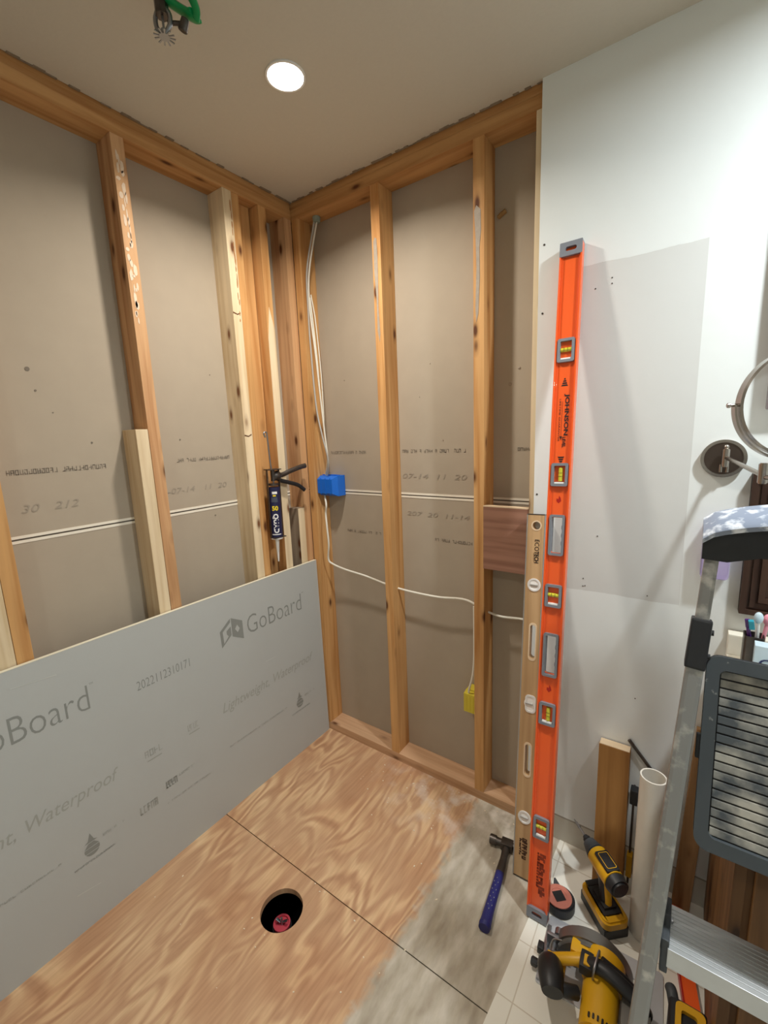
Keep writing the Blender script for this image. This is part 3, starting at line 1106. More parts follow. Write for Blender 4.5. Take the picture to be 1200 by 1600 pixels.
def elec_box(name, label, org, w, h, d, m, taper, flange):
    t = thing(name, label, 'box', org)
    bm = bmesh.new()
    # shell: back narrower than the mouth, open toward +y
    b0 = [(0, 0, 0), (w, 0, 0), (w, 0, h), (0, 0, h)]
    ins = taper
    B = [bm.verts.new(v) for v in ((ins * 0.2, 0, ins), (w - ins, 0, ins), (w - ins, 0, h - ins), (ins * 0.2, 0, h - ins))]
    Mid = [bm.verts.new((x, d * 0.35, z)) for x, _, z in b0]
    F = [bm.verts.new((x, d, z)) for x, _, z in b0]
    bm.faces.new(B)
    for A_, C_ in ((B, Mid), (Mid, F)):
        for i in range(4):
            j = (i + 1) % 4
            bm.faces.new((A_[i], A_[j], C_[j], C_[i]))
    bmesh.ops.recalc_face_normals(bm, faces=bm.faces)
    bmesh.ops.solidify(bm, geom=bm.faces[:], thickness=0.002)
    finish('box_shell', bm, m, t)
    bm = bmesh.new()
    for k in range(3):
        box(bm, (w * (0.2 + 0.27 * k), 0.0 - 0.001, h * 0.1), (w * (0.2 + 0.27 * k) + 0.003, 0.004, h * 0.9), 0.0005)
    finish('rib', bm, m, t)
    bm = bmesh.new()
    if flange > 0:
        box(bm, (0.002, d * 0.55, h), (w * 0.98, d * 0.62, h + 0.003))
        cyl(bm, (w * 0.1, d * 0.4, h + 0.004), (w * 0.9, d * 0.45, h + 0.004), 0.0018, n=8)
    else:
        box(bm, (w * 0.2, d * 0.3, h), (w * 0.9, d * 0.9, h + 0.006), 0.002)
    finish('nail_bracket', bm, m, t)
    return t


elec_box('electrical_box', 'blue plastic electrical box with its back toward the room on the corner stud', (0.0385, 0.012, 1.192), 0.105, 0.092, D - 0.014, BLUEB, 0.014, 1)
yb = elec_box('electrical_box', 'yellow electrical box low on the left side of the last full stud', (0.762, 0.018, 0.352), 0.0535, 0.086, D - 0.020, YBOX, 0.004, 0)

# ------------------------------------------------------------------ caulking gun hanging in the bay
CGM = frame((0.024, -0.229, 1.337), (0.10, 1, 0), (-0.02, 0.045, -1))   # local Y down, X toward the corner, Z = X x Y
CG = thing('caulking_gun', 'dark caulking gun with sealant cartridge hanging by its rod between left wall studs', 'tool', CGM)
bm = bmesh.new()
cyl(bm, (0, 0.075, 0), (0, 0.290, 0), 0.0248, n=28, bev=0.002)
ct = finish('cartridge', bm, NAVY2, CG, smooth=True)
bm = bmesh.new()
cyl(bm, (0, 0.288, 0), (0, 0.296, 0), 0.0255, n=28)
cyl(bm, (0, 0.296, 0), (0, 0.398, 0), 0.009, 0.003, n=16)
finish('nozzle', bm, WHITE, ct, smooth=True)
# camera-facing direction of the cartridge in local XZ
fd = (CGM.to_3x3().inverted() @ (Vector((1.454, -1.44, 1.2)) - Vector((0.024, -0.229, 1.15))))
fa = math.atan2(fd.z, fd.x)


def wrap_text(name, body, m, y0, y1, band, off, r=0.0252, bold=0.02):
    """lettering running down the cartridge, bent round it"""
    o = text(name, body, m, ct, Matrix.Identity(4), y1 - y0, band, bold=bold)
    for v in o.data.vertices:
        u, s = v.co.x, v.co.y - band / 2 + off
        a = fa - s / r if False else fa + (s / r) * WS
        v.co = Vector((r * math.cos(a), y0 + u, r * math.sin(a)))
    return o


WS = 1
wrap_text('brand_lettering', 'QUAD', WHITEINK, 0.185, 0.268, 0.026, -0.001, bold=0.045)


def wrap_patch(name, m, y0, y1, a0, a1, r=0.0251, cut=None):
    bm = bmesh.new()
    n = 10
    vs = []
    for i in range(n + 1):
        a = fa + (a0 + (a1 - a0) * i / n)
        vs.append([bm.verts.new((r * math.cos(a), y, r * math.sin(a))) for y in (y0, y1)])
    for i in range(n):
        bm.faces.new((vs[i][0], vs[i][1], vs[i + 1][1], vs[i + 1][0]))
    return finish(name, bm, m, ct, recalc=False)


def wrap_upright(name, body, m, yc, h, w, r=0.0252, bold=0.04):
    o = text(name, body, m, ct, Matrix.Identity(4), w, h, bold=bold)
    for v in o.data.vertices:
        u, s = v.co.x - w / 2, v.co.y
        a = fa + (u / r) * WU
        v.co = Vector((r * math.cos(a), yc - s, r * math.sin(a)))
    return o


WU = 1
wrap_upright('number_lettering', '50', YELINK, 0.172, 0.020, 0.026)
wrap_patch('label_band', WHITEINK, 0.092, 0.102, -0.35, 0.5)
wrap_patch('label_band', YELINK, 0.106, 0.112, -0.25, 0.25)
wrap_patch('label_band', plain('slate_label', (70, 78, 96), 0.5), 0.116, 0.136, -0.5, 0.5)
wrap_patch('label_band', WHITEINK, 0.272, 0.276, -0.8, 0.8)
bm = bmesh.new()
box(bm, (-0.030, 0.0, -0.020), (0.030, 0.004, 0.020), 0.001)
box(bm, (-0.030, 0.0, -0.006), (-0.0275, 0.29, 0.006), 0.0005)
box(bm, (0.0275, 0.0, -0.006), (0.030, 0.29, 0.006), 0.0005)
box(bm, (-0.030, 0.286, -0.026), (0.030, 0.2895, -0.010), 0.0005)
cyl(bm, (0, 0.004, 0), (0, 0.05, 0), 0.009, n=14)
cyl(bm, (0, 0.060, 0), (0, 0.068, 0), 0.022, n=22, bev=0.001)
finish('cradle', bm, DSTEEL, CG, smooth=True)
bm = bmesh.new()
tube(bm, [(-0.024, -0.130, 0), (-0.030, -0.146, 0), (-0.019, -0.150, 0), (-0.015, -0.135, 0), (-0.008, -0.02, 0), (0, 0.03, 0), (0, 0.066, 0)], 0.0032, k=5)
finish('plunger_rod', bm, STEEL, CG, smooth=True)
bm = bmesh.new()
tube(bm, [(0.015, 0.018, 0.0), (0.045, 0.030, 0.006), (0.09, 0.018, 0.006), (0.145, 0.005, 0.006), (0.178, 0.0, 0.006)], 0.0108, flat=0.8)
ball(bm, (0.018, 0.03, 0), 0.020, (1.2, 1.0, 0.8))
finish('handle', bm, DSTEEL, CG, smooth=True)
bm = bmesh.new()
tube(bm, [(0.010, 0.035, 0.0), (0.04, 0.052, 0.004), (0.085, 0.066, 0.004), (0.13, 0.082, 0.004), (0.165, 0.108, 0.004)], 0.0088, flat=0.7)
finish('trigger', bm, BLACKP, CG, smooth=True)

# ------------------------------------------------------------------ long orange level


def lean(bottom, top, thick):
    """frame at the foot of a leaning tool: X right, Y up its length, Z toward the room"""
    return frame(bottom, (1, 0, 0), Vector(top) - Vector(bottom))


def frame_ring(bm, cx, cy, w, h, t, z0, z1, r=0.006):
    prism(bm, rrect(cx, cy, w, h, r), [rrect(cx, cy, w - 2 * t, h - 2 * t, r * 0.5)], z0, z1)


def lean_x(bottom, top):
    """X must be perpendicular to the length; keep the face square to the room"""
    ax = (Vector(top) - Vector(bottom)).normalized()
    x = Vector((1, 0, 0))
    x = (x - ax * x.dot(ax)).normalized()
    return frame(bottom, x, ax)


OB, OT = (1.159, -0.330, 0.006), (1.128, -0.042, 1.968)
OL = thing('orange_level', 'tall orange box level with grey vials leaning on the white wall', 'level', lean_x(OB, OT))
LEN = 1.984
hand = [(0.748, 0.872), (1.105, 1.219)]
bm = bmesh.new()
prism(bm, [(-0.027, 0.012), (0.027, 0.012), (0.027, LEN - 0.012), (-0.027, LEN - 0.012)],
      [rrect(0, (a + b_) / 2, 0.030, b_ - a - 0.012, 0.005) for a, b_ in hand], -0.015, -0.008)
finish('web', bm, ORG, OL)
for s in (-1, 1):
    bm = bmesh.new()
    x0, x1 = sorted((s * 0.0255, s * 0.030))
    box(bm, (x0, 0.003, -0.0255), (x1, LEN - 0.003, 0), 0.001)
    x0, x1 = sorted((s * 0.0215, s * 0.026))
    box(bm, (x0, 0.003, -0.019), (x1, LEN - 0.003, -0.005), 0.001)
    finish('flange', bm, ORG, OL)
for y0, y1, s in ((0.0, 0.034, -1), (LEN - 0.036, LEN + 0.002, 1)):
    bm = bmesh.new()
    prism(bm, rrect(0, (y0 + y1) / 2, 0.060, y1 - y0, 0.002), [rrect(0, (y0 + y1) / 2, 0.030, 0.012, 0.0055)], -0.026, 0.0008)
    ec = finish('end_cap', bm, GREYP, OL)
    bm = bmesh.new()
    box(bm, (-0.018, (y0 + y1) / 2 - 0.009, -0.016), (0.018, (y0 + y1) / 2 + 0.009, -0.012))
    finish('hang_hole', bm, BLACKP, ec)
for i, cy in enumerate((1.687, 1.336, 0.985, 0.634, 0.285)):
    bm = bmesh.new()
    frame_ring(bm, 0, cy, 0.046, 0.066, 0.0075, -0.014, 0.001, 0.005)
    vf = finish('vial_frame', bm, GREYP, OL)
    bm = bmesh.new()
    box(bm, (-0.016, cy - 0.026, -0.0125), (0.016, cy + 0.026, -0.0085))
    box(bm, (-0.014, cy - 0.026, -0.0085), (0.014, cy - 0.021, -0.001), 0.001)
    finish('window', bm, VIALB, vf)
    bm = bmesh.new()
    if i % 2 == 0:
        cyl(bm, (-0.0155, cy + 0.002, -0.006), (0.0155, cy + 0.002, -0.006), 0.0058, n=16, bev=0.001)
    else:
        cyl(bm, (0.002, cy - 0.019, -0.006), (0.002, cy + 0.020, -0.006), 0.0058, n=16, bev=0.001)
    vi = finish('vial', bm, VIALY, vf, smooth=True)
    bm = bmesh.new()
    for k in (-1, 1):
        if i % 2 == 0:
            box(bm, (k * 0.005 - 0.0004, cy - 0.004, -0.0005), (k * 0.005 + 0.0004, cy + 0.008, 0.0))
        else:
            box(bm, (-0.004, cy + k * 0.005 - 0.0004, -0.0005), (0.008, cy + k * 0.005 + 0.0004, 0.0))
    o = finish('vial_line', bm, BLACKINK, vf)
for a, b_ in hand:
    bm = bmesh.new()
    frame_ring(bm, 0, (a + b_) / 2, 0.042, b_ - a + 0.004, 0.0065, -0.022, 0.0006, 0.006)
    for k in range(3):
        yy = a + (b_ - a) * (0.3 + 0.2 * k)
        ball(bm, (0.0145, yy, -0.010), 0.006, (0.6, 1.6, 1.4), 12)
    finish('hand_hole', bm, GREYP, OL)
DN = lambda x, y: frame((x, y, -0.0075), (0, -1, 0), (1, 0, 0))       # lettering reads downward
text('brand_lettering', 'JOHNSON', BLACKINK, OL, DN(0.001, 1.566), 0.118, 0.014, bold=0.03)
text('small_lettering', 'LEVEL', BLACKINK, OL, DN(0.001, 1.444), 0.030, 0.009, bold=0.03)
text('small_lettering', 'LIFETIME GUARANTEE', BLACKINK, OL, DN(-0.0115, 1.552), 0.12, 0.0045)
bm = bmesh.new()
quad(bm, [(-0.0035, 1.545), (-0.0028, 1.545), (-0.0028, 1.44), (-0.0035, 1.44)], -0.0075)
quad(bm, [(-0.0065, 1.446), (0.0, 1.446), (-0.003, 1.434)], -0.0075)
for cy, s in ((1.598, 1), (1.378, -1)):
    for k in range(4):
        ww = 0.0095 * (1 - 0.25 * k)
        y0 = cy + s * (-0.010 + 0.006 * k)
        quad(bm, [(-ww, y0), (ww, y0), (ww * 0.7, y0 + s * 0.0042), (-ww * 0.7, y0 + s * 0.0042)], -0.0075)
finish('printed_logo', bm, BLACKINK, OL, recalc=False)
each('flame_mark', REDM, OL, [[(0, cy - 0.010), (0.007, cy - 0.003), (0.005, cy + 0.006), (0.001, cy + 0.012), (-0.001, cy + 0.002), (-0.006, cy + 0.004), (-0.006, cy - 0.004)] for cy in (1.264, 0.708)], -0.0075)
scribbles('worn_sticker', ORGD, OL, [(frame((-0.008, 0.205, -0.0075), (0, -1, 0), (1, 0, 0)), 0.11, 0.004, 12, 41, 0.5, False),
                                     (frame((-0.001, 0.205, -0.0075), (0, -1, 0), (1, 0, 0)), 0.13, 0.012, 9, 42, 0.42, False)])

# ------------------------------------------------------------------ wooden level
WBt, WTp = (1.078, -0.226, 0.005), (1.047, -0.042, 1.187)
WLv = thing('wooden_level', 'wooden level with round vials leaning beside the tall orange level', 'level', lean_x(WBt, WTp))
WLen = 1.20
bm = bmesh.new()
prism(bm, [(-0.024, 0.002), (0.028, 0.002), (0.028, WLen - 0.003), (-0.024, WLen - 0.003)],
      [circ(0.004, 1.163, 0.0125), rrect(0.006, 0.787, 0.018, 0.108, 0.0088), rrect(0.006, 0.398, 0.018, 0.1, 0.0088)], -0.025, 0.0)
finish('wooden_body', bm, W_LEVEL, WLv)
bm = bmesh.new()
box(bm, (-0.0275, 0.0, -0.0255), (-0.024, WLen, 0.0005), 0.0005)
box(bm, (0.028, 0.0, -0.0255), (0.031, WLen, 0.0005), 0.0005)
finish('metal_edge', bm, ALU, WLv)
bm = bmesh.new()
box(bm, (-0.0275, WLen - 0.003, -0.0255), (0.031, WLen, 0.0005), 0.0005)
finish('end_plate', bm, DSTEEL, WLv)
bm = bmesh.new()
box(bm, (-0.0275, 0.0, -0.0255), (0.031, 0.002, 0.0005), 0.0005)
finish('end_plate', bm, DSTEEL, WLv)
for cy, h_ in ((0.787, 0.124), (0.398, 0.116)):
    bm = bmesh.new()
    prism(bm, rrect(0.006, cy, 0.025, h_, 0.012), [rrect(0.006, cy, 0.018, h_ - 0.014, 0.0088)], 0.0, 0.0012)
    finish('rounded_rim', bm, W_EDGE, WLv)
bm = bmesh.new()
prism(bm, circ(0.004, 1.163, 0.0165), [circ(0.004, 1.163, 0.0125)], 0.0, 0.001)
finish('rounded_rim', bm, W_EDGE, WLv)
for cy in (0.972, 0.584, 0.205):
    bm = bmesh.new()
    if cy == 0.584:
        prism(bm, rrect(0.008, cy, 0.034, 0.058, 0.012), [rrect(0.008, cy, 0.024, 0.046, 0.009)], -0.010, 0.002)
    else:
        prism(bm, circ(0.004, cy, 0.021), [circ(0.004, cy, 0.016)], -0.010, 0.002)
    vf = finish('vial_ring', bm, WHITE, WLv)
    bm = bmesh.new()
    cyl(bm, (0.004, cy, -0.008), (0.004, cy, 0.0003), 0.0165, n=24)
    if cy == 0.584:
        box(bm, (-0.004, cy - 0.024, -0.008), (0.020, cy + 0.024, 0.0004))
    finish('window', bm, VIALB, vf)
    bm = bmesh.new()
    cyl(bm, (-0.008, cy, 0.001), (0.016, cy, 0.001), 0.0035, n=12)
    finish('vial', bm, GREYC, vf, smooth=True)
DNw = lambda x, y: frame((x, y, 0.0006), (0, -1, 0), (1, 0, 0))
text('brand_lettering', 'ECO', BLACKINK, WLv, DNw(0.001, 1.118), 0.036, 0.014)
text('brand_lettering', 'TECH', BLACKINK, WLv, DNw(0.001, 1.081), 0.038, 0.014, bold=0.03)
scribbles('small_print', plain('brown_ink', (72, 46, 28), 0.6), WLv, [(DNw(-0.002, 1.075), 0.03, 0.002, 12, 50, 0.16, False),
          (DNw(0.0, 0.135), 0.07, 0.014, 7, 51, 0.4, False), (DNw(-0.009, 0.13), 0.055, 0.005, 8, 52, 0.4, False)])

# ------------------------------------------------------------------ hammer
HM = frame((1.008, -0.160, 0.0), (0.99, 0.13, 0), (0.13, -0.99, 0))
# local X across (claw side +), local Y along the handle toward the grip; Z comes out downward, so flip
HM = Matrix.Translation((1.004, -0.146, 0.0180)) @ Matrix.Rotation(math.atan2(-0.286, 0.036), 4, 'Z')
hm = thing('claw_hammer', 'claw hammer with dark steel head and blue grip lying on the plywood', 'hammer', HM)
# local +X runs down the handle; +Y = left of that direction (claw side, +x world)
bm = bmesh.new()
cyl(bm, (0.004, -0.060, 0), (0.004, -0.036, 0), 0.0160, n=24, bev=0.002)
cyl(bm, (0.004, -0.038, 0), (0.003, -0.016, 0), 0.0130, 0.0115, n=20)
box(bm, (-0.012, -0.020, -0.014), (0.020, 0.020, 0.014), 0.004)
finish('head', bm, DSTEEL, hm, smooth=True)
for s in (-1, 1):
    bm = bmesh.new()
    tube(bm, [(0.004, 0.010, s * 0.006), (0.002, 0.030, s * 0.008), (0.010, 0.050, s * 0.009), (0.026, 0.062, s * 0.010)], 0.009, n=12, flat=0.55, taper=lambda t: 1 - 0.6 * t)
    finish('claw', bm, DSTEEL, hm, smooth=True)
bm = bmesh.new()
tube(bm, [(0.006, 0.0, 0), (0.04, 0.0, 0), (0.075, 0.001, -0.001), (0.13, 0.001, -0.002)], 0.0125, n=14, flat=0.75, taper=lambda t: 1.15 - 0.25 * math.sin(math.pi * min(1, t * 1.2)))
finish('shank', bm, DSTEEL, hm, smooth=True)
bm = bmesh.new()
tube(bm, [(0.115, 0.001, -0.002), (0.14, 0.001, -0.002), (0.19, 0.0, -0.002), (0.24, -0.001, -0.002), (0.275, -0.001, -0.002), (0.290, -0.001, -0.002)], 0.0165, n=18, flat=0.9, taper=lambda t: 0.85 + 0.25 * t * t)
cyl(bm, (0.288, -0.001, -0.001), (0.300, -0.001, -0.001), 0.0180, 0.0165, n=18)
gr_ = finish('grip', bm, NAVY, hm, smooth=True)
bm = bmesh.new()
for i in range(9):
    for j in (-1, 0, 1):
        if (i + j) % 2:
            continue
        ball(bm, (0.145 + i * 0.013, j * 0.006, 0.0128 - abs(j) * 0.0012), 0.0015, (1.4, 1, 0.6), 8)
finish('grip_dimple', bm, GREYP, gr_, smooth=True)

# ------------------------------------------------------------------ crumbs of wood and mortar on the subfloor
rnd = random.Random(17)
bm = bmesh.new()
spots = [(0.10, -0.59), (0.30, -0.60), (0.52, -0.615), (0.55, -0.625), (0.565, -0.618), (0.70, -0.63), (0.80, -0.60), (0.87, -0.61), (0.43, -0.80), (0.50, -0.81)]
for i in range(70):
    spots.append((rnd.uniform(0.35, 1.05), -abs(rnd.gauss(0.02, 0.16))))
for i in range(14):
    spots.append((rnd.uniform(0.1, 0.85), rnd.uniform(-1.05, -0.62)))
for x, y in spots:
    if (x - HC[0]) ** 2 + (y - HC[1]) ** 2 < 0.0058 or y > -0.006:
        continue
    t = bmesh.new()
    bmesh.ops.create_icosphere(t, subdivisions=1, radius=1)
    s_ = rnd.uniform(0.0010, 0.0030)
    join(bm, t, Matrix.Translation((x, y, s_ * 0.35)) @ Matrix.Rotation(rnd.uniform(0, 3.1), 4, 'Z') @ Matrix.Diagonal((s_ * rnd.uniform(1, 2.2), s_, s_ * 0.5, 1)))
put(finish('floor_debris', bm, plain('pale_crumbs', (228, 212, 186), 0.9, var=0.2), origin=(0.6, -0.4, 0)),
    'pale crumbs and splinters scattered over the plywood subfloor', 'debris', kind='stuff')

# ------------------------------------------------------------------ tape measure
tm = thing('tape_measure', 'round tape measure with faded red face and black centre behind the saw', 'tape measure', frame((1.207, -0.246, 0.003), (0.97, 0.25, 0), (-0.25, 0.97, 0)))
bm = bmesh.new()
cyl(bm, (0, 0, 0), (0, 0, 0.034), 0.042, n=40, bev=0.004)
finish('case', bm, BLACKP, tm, smooth=True)
bm = bmesh.new()
prism(bm, circ(-0.004, 0, 0.037, 40), [circ(-0.004, 0, 0.024, 32)], 0.033, 0.0365)
cyl(bm, (-0.004, 0, 0.033), (-0.004, 0, 0.0355), 0.0245, n=32)
finish('face_ring', bm, PINKR, tm)
bm = bmesh.new()
t = bmesh.new()
box(t, (-0.015, -0.015, 0.035), (0.015, 0.015, 0.038), 0.001)
join(bm, t, Matrix.Translation((-0.004, 0, 0)) @ Matrix.Rotation(R(28), 4, 'Z'))
finish('centre_label', bm, BLACKP, tm)
bm = bmesh.new()
prism(bm, [(-0.02, 0.036), (0.0, 0.041), (-0.014, 0.062), (-0.019, 0.060)], [], 0.004, 0.030)
finish('lock_tab', bm, DGREY, tm)

# ------------------------------------------------------------------ impact driver standing on its battery
fw = Vector((-0.68, 0.74, 0)).normalized()
DM = frame((1.322, -0.205, 0.002), fw, (-fw.y, fw.x, 0))       # X forward, Z up
dv = thing('impact_driver', 'yellow and black impact driver standing on its battery beside the white pipe', 'power tool', DM)
bm = bmesh.new()
box(bm, (-0.062, -0.038, 0.0), (0.062, 0.038, 0.036), 0.008, seg=3)
finish('battery_pack', bm, BLACKP, dv, smooth=True)
bm = bmesh.new()
prism(bm, rrect(0, 0, 0.128, 0.080, 0.020), [rrect(0.002, 0, 0.080, 0.052, 0.010)], 0.036, 0.060)
bmesh.ops.bevel(bm, geom=[e for e in bm.edges if e.verts[0].co.z > 0.059 and e.verts[1].co.z > 0.059 and not e.is_boundary and len(e.link_faces) == 2 and e.calc_face_angle(0) > 0.5], offset=0.005, segments=3, affect='EDGES')
finish('battery_top', bm, YEL, dv, smooth=True)
bm = bmesh.new()
box(bm, (-0.042, -0.028, 0.036), (0.044, 0.028, 0.064), 0.006)
box(bm, (0.045, -0.024, 0.058), (0.062, 0.024, 0.0625), 0.001)
box(bm, (-0.030, -0.020, 0.060), (0.030, 0.020, 0.072), 0.006)
finish('tool_foot', bm, BLACKP, dv, smooth=True)
bm = bmesh.new()
tube(bm, [(-0.004, 0, 0.060), (-0.002, 0, 0.085), (0.004, 0, 0.115), (0.008, 0, 0.150)], 0.019, n=20, flat=0.8)
finish('handle', bm, BLACKP, dv, smooth=True)
bm = bmesh.new()
tube(bm, [(-0.014, 0, 0.066), (-0.012, 0, 0.09), (-0.006, 0, 0.12), (-0.004, 0, 0.15)], 0.014, n=16, flat=0.75)
finish('handle_spine', bm, YEL, dv, smooth=True)
bm = bmesh.new()
cyl(bm, (-0.040, 0, 0.172), (0.050, 0, 0.172), 0.030, 0.029, n=28, bev=0.004)
finish('motor_housing', bm, YEL, dv, smooth=True)
bm = bmesh.new()
cyl(bm, (-0.066, 0, 0.172), (-0.036, 0, 0.172), 0.026, 0.0315, n=28, bev=0.005)
finish('rear_cap', bm, BLACKP, dv, smooth=True)
bm = bmesh.new()
box(bm, (-0.034, -0.020, 0.192), (0.030, 0.020, 0.2045), 0.006)
tt = finish('top_panel', bm, BLACKP, dv, smooth=True)
bm = bmesh.new()
prism(bm, rrect(-0.002, 0, 0.05, 0.030, 0.005), [rrect(-0.002, 0, 0.047, 0.027, 0.004)], 0.2042, 0.2052)
finish('panel_outline', bm, YEL, tt)
bm = bmesh.new()
cyl(bm, (0.048, 0, 0.172), (0.088, 0, 0.172), 0.029, 0.018, n=28, bev=0.003)
finish('nose_cone', bm, DGREY, dv, smooth=True)
bm = bmesh.new()
cyl(bm, (0.086, 0, 0.172), (0.108, 0, 0.172), 0.009, 0.008, n=18, bev=0.001)
cyl(bm, (0.092, 0, 0.172), (0.100, 0, 0.172), 0.012, n=18, bev=0.001)
finish('chuck', bm, BLACKP, dv, smooth=True)
bm = bmesh.new()
cyl(bm, (0.106, 0, 0.172), (0.140, 0, 0.172), 0.0034, n=6)
cyl(bm, (0.140, 0, 0.172), (0.158, 0, 0.172), 0.0048, 0.004, n=10)
cyl(bm, (0.158, 0, 0.172), (0.172, 0, 0.172), 0.003, 0.001, n=6)
finish('driver_bit', bm, STEEL, dv, smooth=True)
bm = bmesh.new()
box(bm, (0.018, -0.008, 0.118), (0.034, 0.008, 0.146), 0.004)
box(bm, (0.030, -0.026, 0.136), (0.044, -0.018, 0.146), 0.002)
finish('trigger', bm, BLACKP, dv, smooth=True)

# ------------------------------------------------------------------ circular saw
SM = frame((1.194, -0.385, 0.0025), (0.997, 0.05, 0), (-0.05, 0.997, 0))   # X toward the rear (right), Y toward the wall, Z up
sw = thing('circular_saw', 'yellow cordless circular saw on its metal base plate in front of the orange level', 'power tool', SM)
bm = bmesh.new()
prism(bm, rrect(0.145, 0.0, 0.29, 0.19, 0.008), [rrect(0.16, 0.038, 0.20, 0.012, 0.003)], 0.0, 0.004)
finish('base_plate', bm, plain('pale_alloy', (206, 208, 212), 0.4, metal=0.4), sw)
bm = bmesh.new()
box(bm, (0.002, -0.09, 0.004), (0.012, 0.06, 0.012), 0.001)
box(bm, (0.010, -0.045, 0.004), (0.050, -0.035, 0.045), 0.002)
box(bm, (0.010, 0.000, 0.004), (0.050, 0.010, 0.055), 0.002)
cyl(bm, (0.030, -0.05, 0.030), (0.030, 0.020, 0.030), 0.008, n=14)
cyl(bm, (0.038, 0.018, 0.040), (0.038, 0.036, 0.040), 0.012, n=14)
prism(bm, [(0.012, 0.0), (0.05, 0.0), (0.06, 0.02), (0.045, 0.055), (0.02, 0.045)], [[(0.025, 0.012), (0.045, 0.012), (0.035, 0.035)]], 0.0, 0.004, frame((0.0, -0.035, 0.004), (1, 0, 0), (0, 0, 1)))
finish('bevel_bracket', bm, STEEL, sw, smooth=True)
bm = bmesh.new()
cyl(bm, (0.000, -0.062, 0.018), (-0.018, -0.062, 0.018), 0.011, n=6, bev=0.002)
finish('bevel_knob', bm, BLACKP, sw, smooth=True)
bm = bmesh.new()
box(bm, (-0.010, -0.03, 0.008), (0.006, -0.008, 0.030), 0.003)
finish('bevel_knob', bm, BLACKP, sw, smooth=True)
gc = (0.126, 0.010)


def half_disc(r, a0, a1, n=26, ri=0.0):
    pts = [(gc[0] + r * math.cos(R(a0 + (a1 - a0) * i / n)), gc[1] + r * math.sin(R(a0 + (a1 - a0) * i / n))) for i in range(n + 1)]
    return pts


GF = frame((0, 0.040, 0), (1, 0, 0), (0, 0, 1))     # local z = -Y
bm = bmesh.new()
prism(bm, half_disc(0.097, 0, 180), [], 0.0, 0.050, GF)
es = [e for e in bm.edges if len(e.link_faces) == 2 and e.calc_face_angle(0) > 1.2 and (abs(e.verts[0].co.y - e.verts[1].co.y) < 1e-5)]
bmesh.ops.bevel(bm, geom=es, offset=0.010, segments=3, affect='EDGES')
ug = finish('upper_guard', bm, GUARD, sw, smooth=True)
bm = bmesh.new()
prism(bm, half_disc(0.080, 2, 178, 40), [], 0.017, 0.019, GF)
for v in bm.verts:
    pass
finish('blade', bm, STEEL, sw)
bm = bmesh.new()
prism(bm, half_disc(0.084, -160, -20), [], 0.008, 0.030, GF)
for v in bm.verts:
    v.co.z = max(v.co.z, -0.0015)
finish('lower_guard', bm, plain('lower_guard_metal', (150, 150, 150), 0.4, metal=0.8), sw)
bm = bmesh.new()
cyl(bm, (0.155, 0.004, 0.060), (0.155, -0.055, 0.060), 0.050, 0.048, n=30, bev=0.004)
cyl(bm, (0.155, -0.055, 0.056), (0.155, -0.175, 0.056), 0.043, 0.038, n=30, bev=0.006)
box(bm, (0.075, -0.035, 0.040), (0.155, 0.004, 0.092), 0.010)
finish('motor_housing', bm, YEL, sw, smooth=True)
bm = bmesh.new()
for k in range(5):
    a = R(60 + 14 * k)
    box(bm, (-0.002, -0.140, -0.003), (0.002, -0.130, 0.003), 0.001, Matrix.Translation((0.155 + 0.0395 * math.cos(a), -0.02, 0.056 + 0.0395 * math.sin(a))) @ Matrix.Rotation(-a + R(90), 4, 'Y'))
finish('vent_slot', bm, BLACKP, sw)
bm = bmesh.new()
tube(bm, [(0.024, -0.062, 0.050), (0.048, -0.058, 0.066), (0.080, -0.050, 0.080), (0.112, -0.040, 0.090)], 0.015, n=16, flat=0.8)
box(bm, (0.020, -0.085, 0.036), (0.070, -0.040, 0.058), 0.006)
finish('front_neck', bm, YEL, sw, smooth=True)
bm = bmesh.new()
tube(bm, [(0.036, -0.072, 0.058), (0.038, -0.095, 0.082), (0.046, -0.125, 0.094), (0.056, -0.158, 0.094)], 0.0255, n=20, flat=0.85, taper=lambda t: 0.75 + 0.5 * math.sin(math.pi * (0.15 + 0.7 * t)))
tube(bm, [(0.052, -0.140, 0.090), (0.082, -0.130, 0.085), (0.105, -0.115, 0.075)], 0.015, n=14)
finish('front_handle', bm, BLACKP, sw, smooth=True)
bm = bmesh.new()
box(bm, (0.102, -0.075, 0.082), (0.134, -0.030, 0.112), 0.008)
tube(bm, [(0.125, -0.055, 0.104), (0.150, -0.058, 0.114), (0.180, -0.064, 0.114), (0.215, -0.070, 0.104), (0.242, -0.074, 0.088), (0.252, -0.072, 0.070)], 0.0175, n=20, flat=0.85)
tube(bm, [(0.150, -0.045, 0.115), (0.20, -0.045, 0.095), (0.23, -0.042, 0.070), (0.252, -0.040, 0.066)], 0.014, n=16)
finish('rear_handle', bm, BLACKP, sw, smooth=True)
bm = bmesh.new()
box(bm, (0.112, -0.070, 0.110), (0.128, -0.044, 0.116), 0.002)
finish('safety_switch', bm, YEL, sw)
bm = bmesh.new()
tube(bm, [(0.136, -0.080, 0.095), (0.138, -0.080, 0.128), (0.144, -0.034, 0.132), (0.144, -0.028, 0.095)], 0.0028, n=8)
finish('depth_lever', bm, STEEL, sw, smooth=True)
bm = bmesh.new()
tube(bm, [(0.030, -0.075, 0.045), (0.026, -0.045, 0.050), (0.030, -0.020, 0.070), (0.052, -0.016, 0.078)], 0.0022, n=8)
finish('depth_lever', bm, STEEL, sw, smooth=True)
bm = bmesh.new()
box(bm, (0.200, -0.130, 0.030), (0.262, -0.060, 0.085), 0.008)
finish('battery_pack', bm, plain('battery_grey', (104, 100, 94), 0.5), sw, smooth=True)

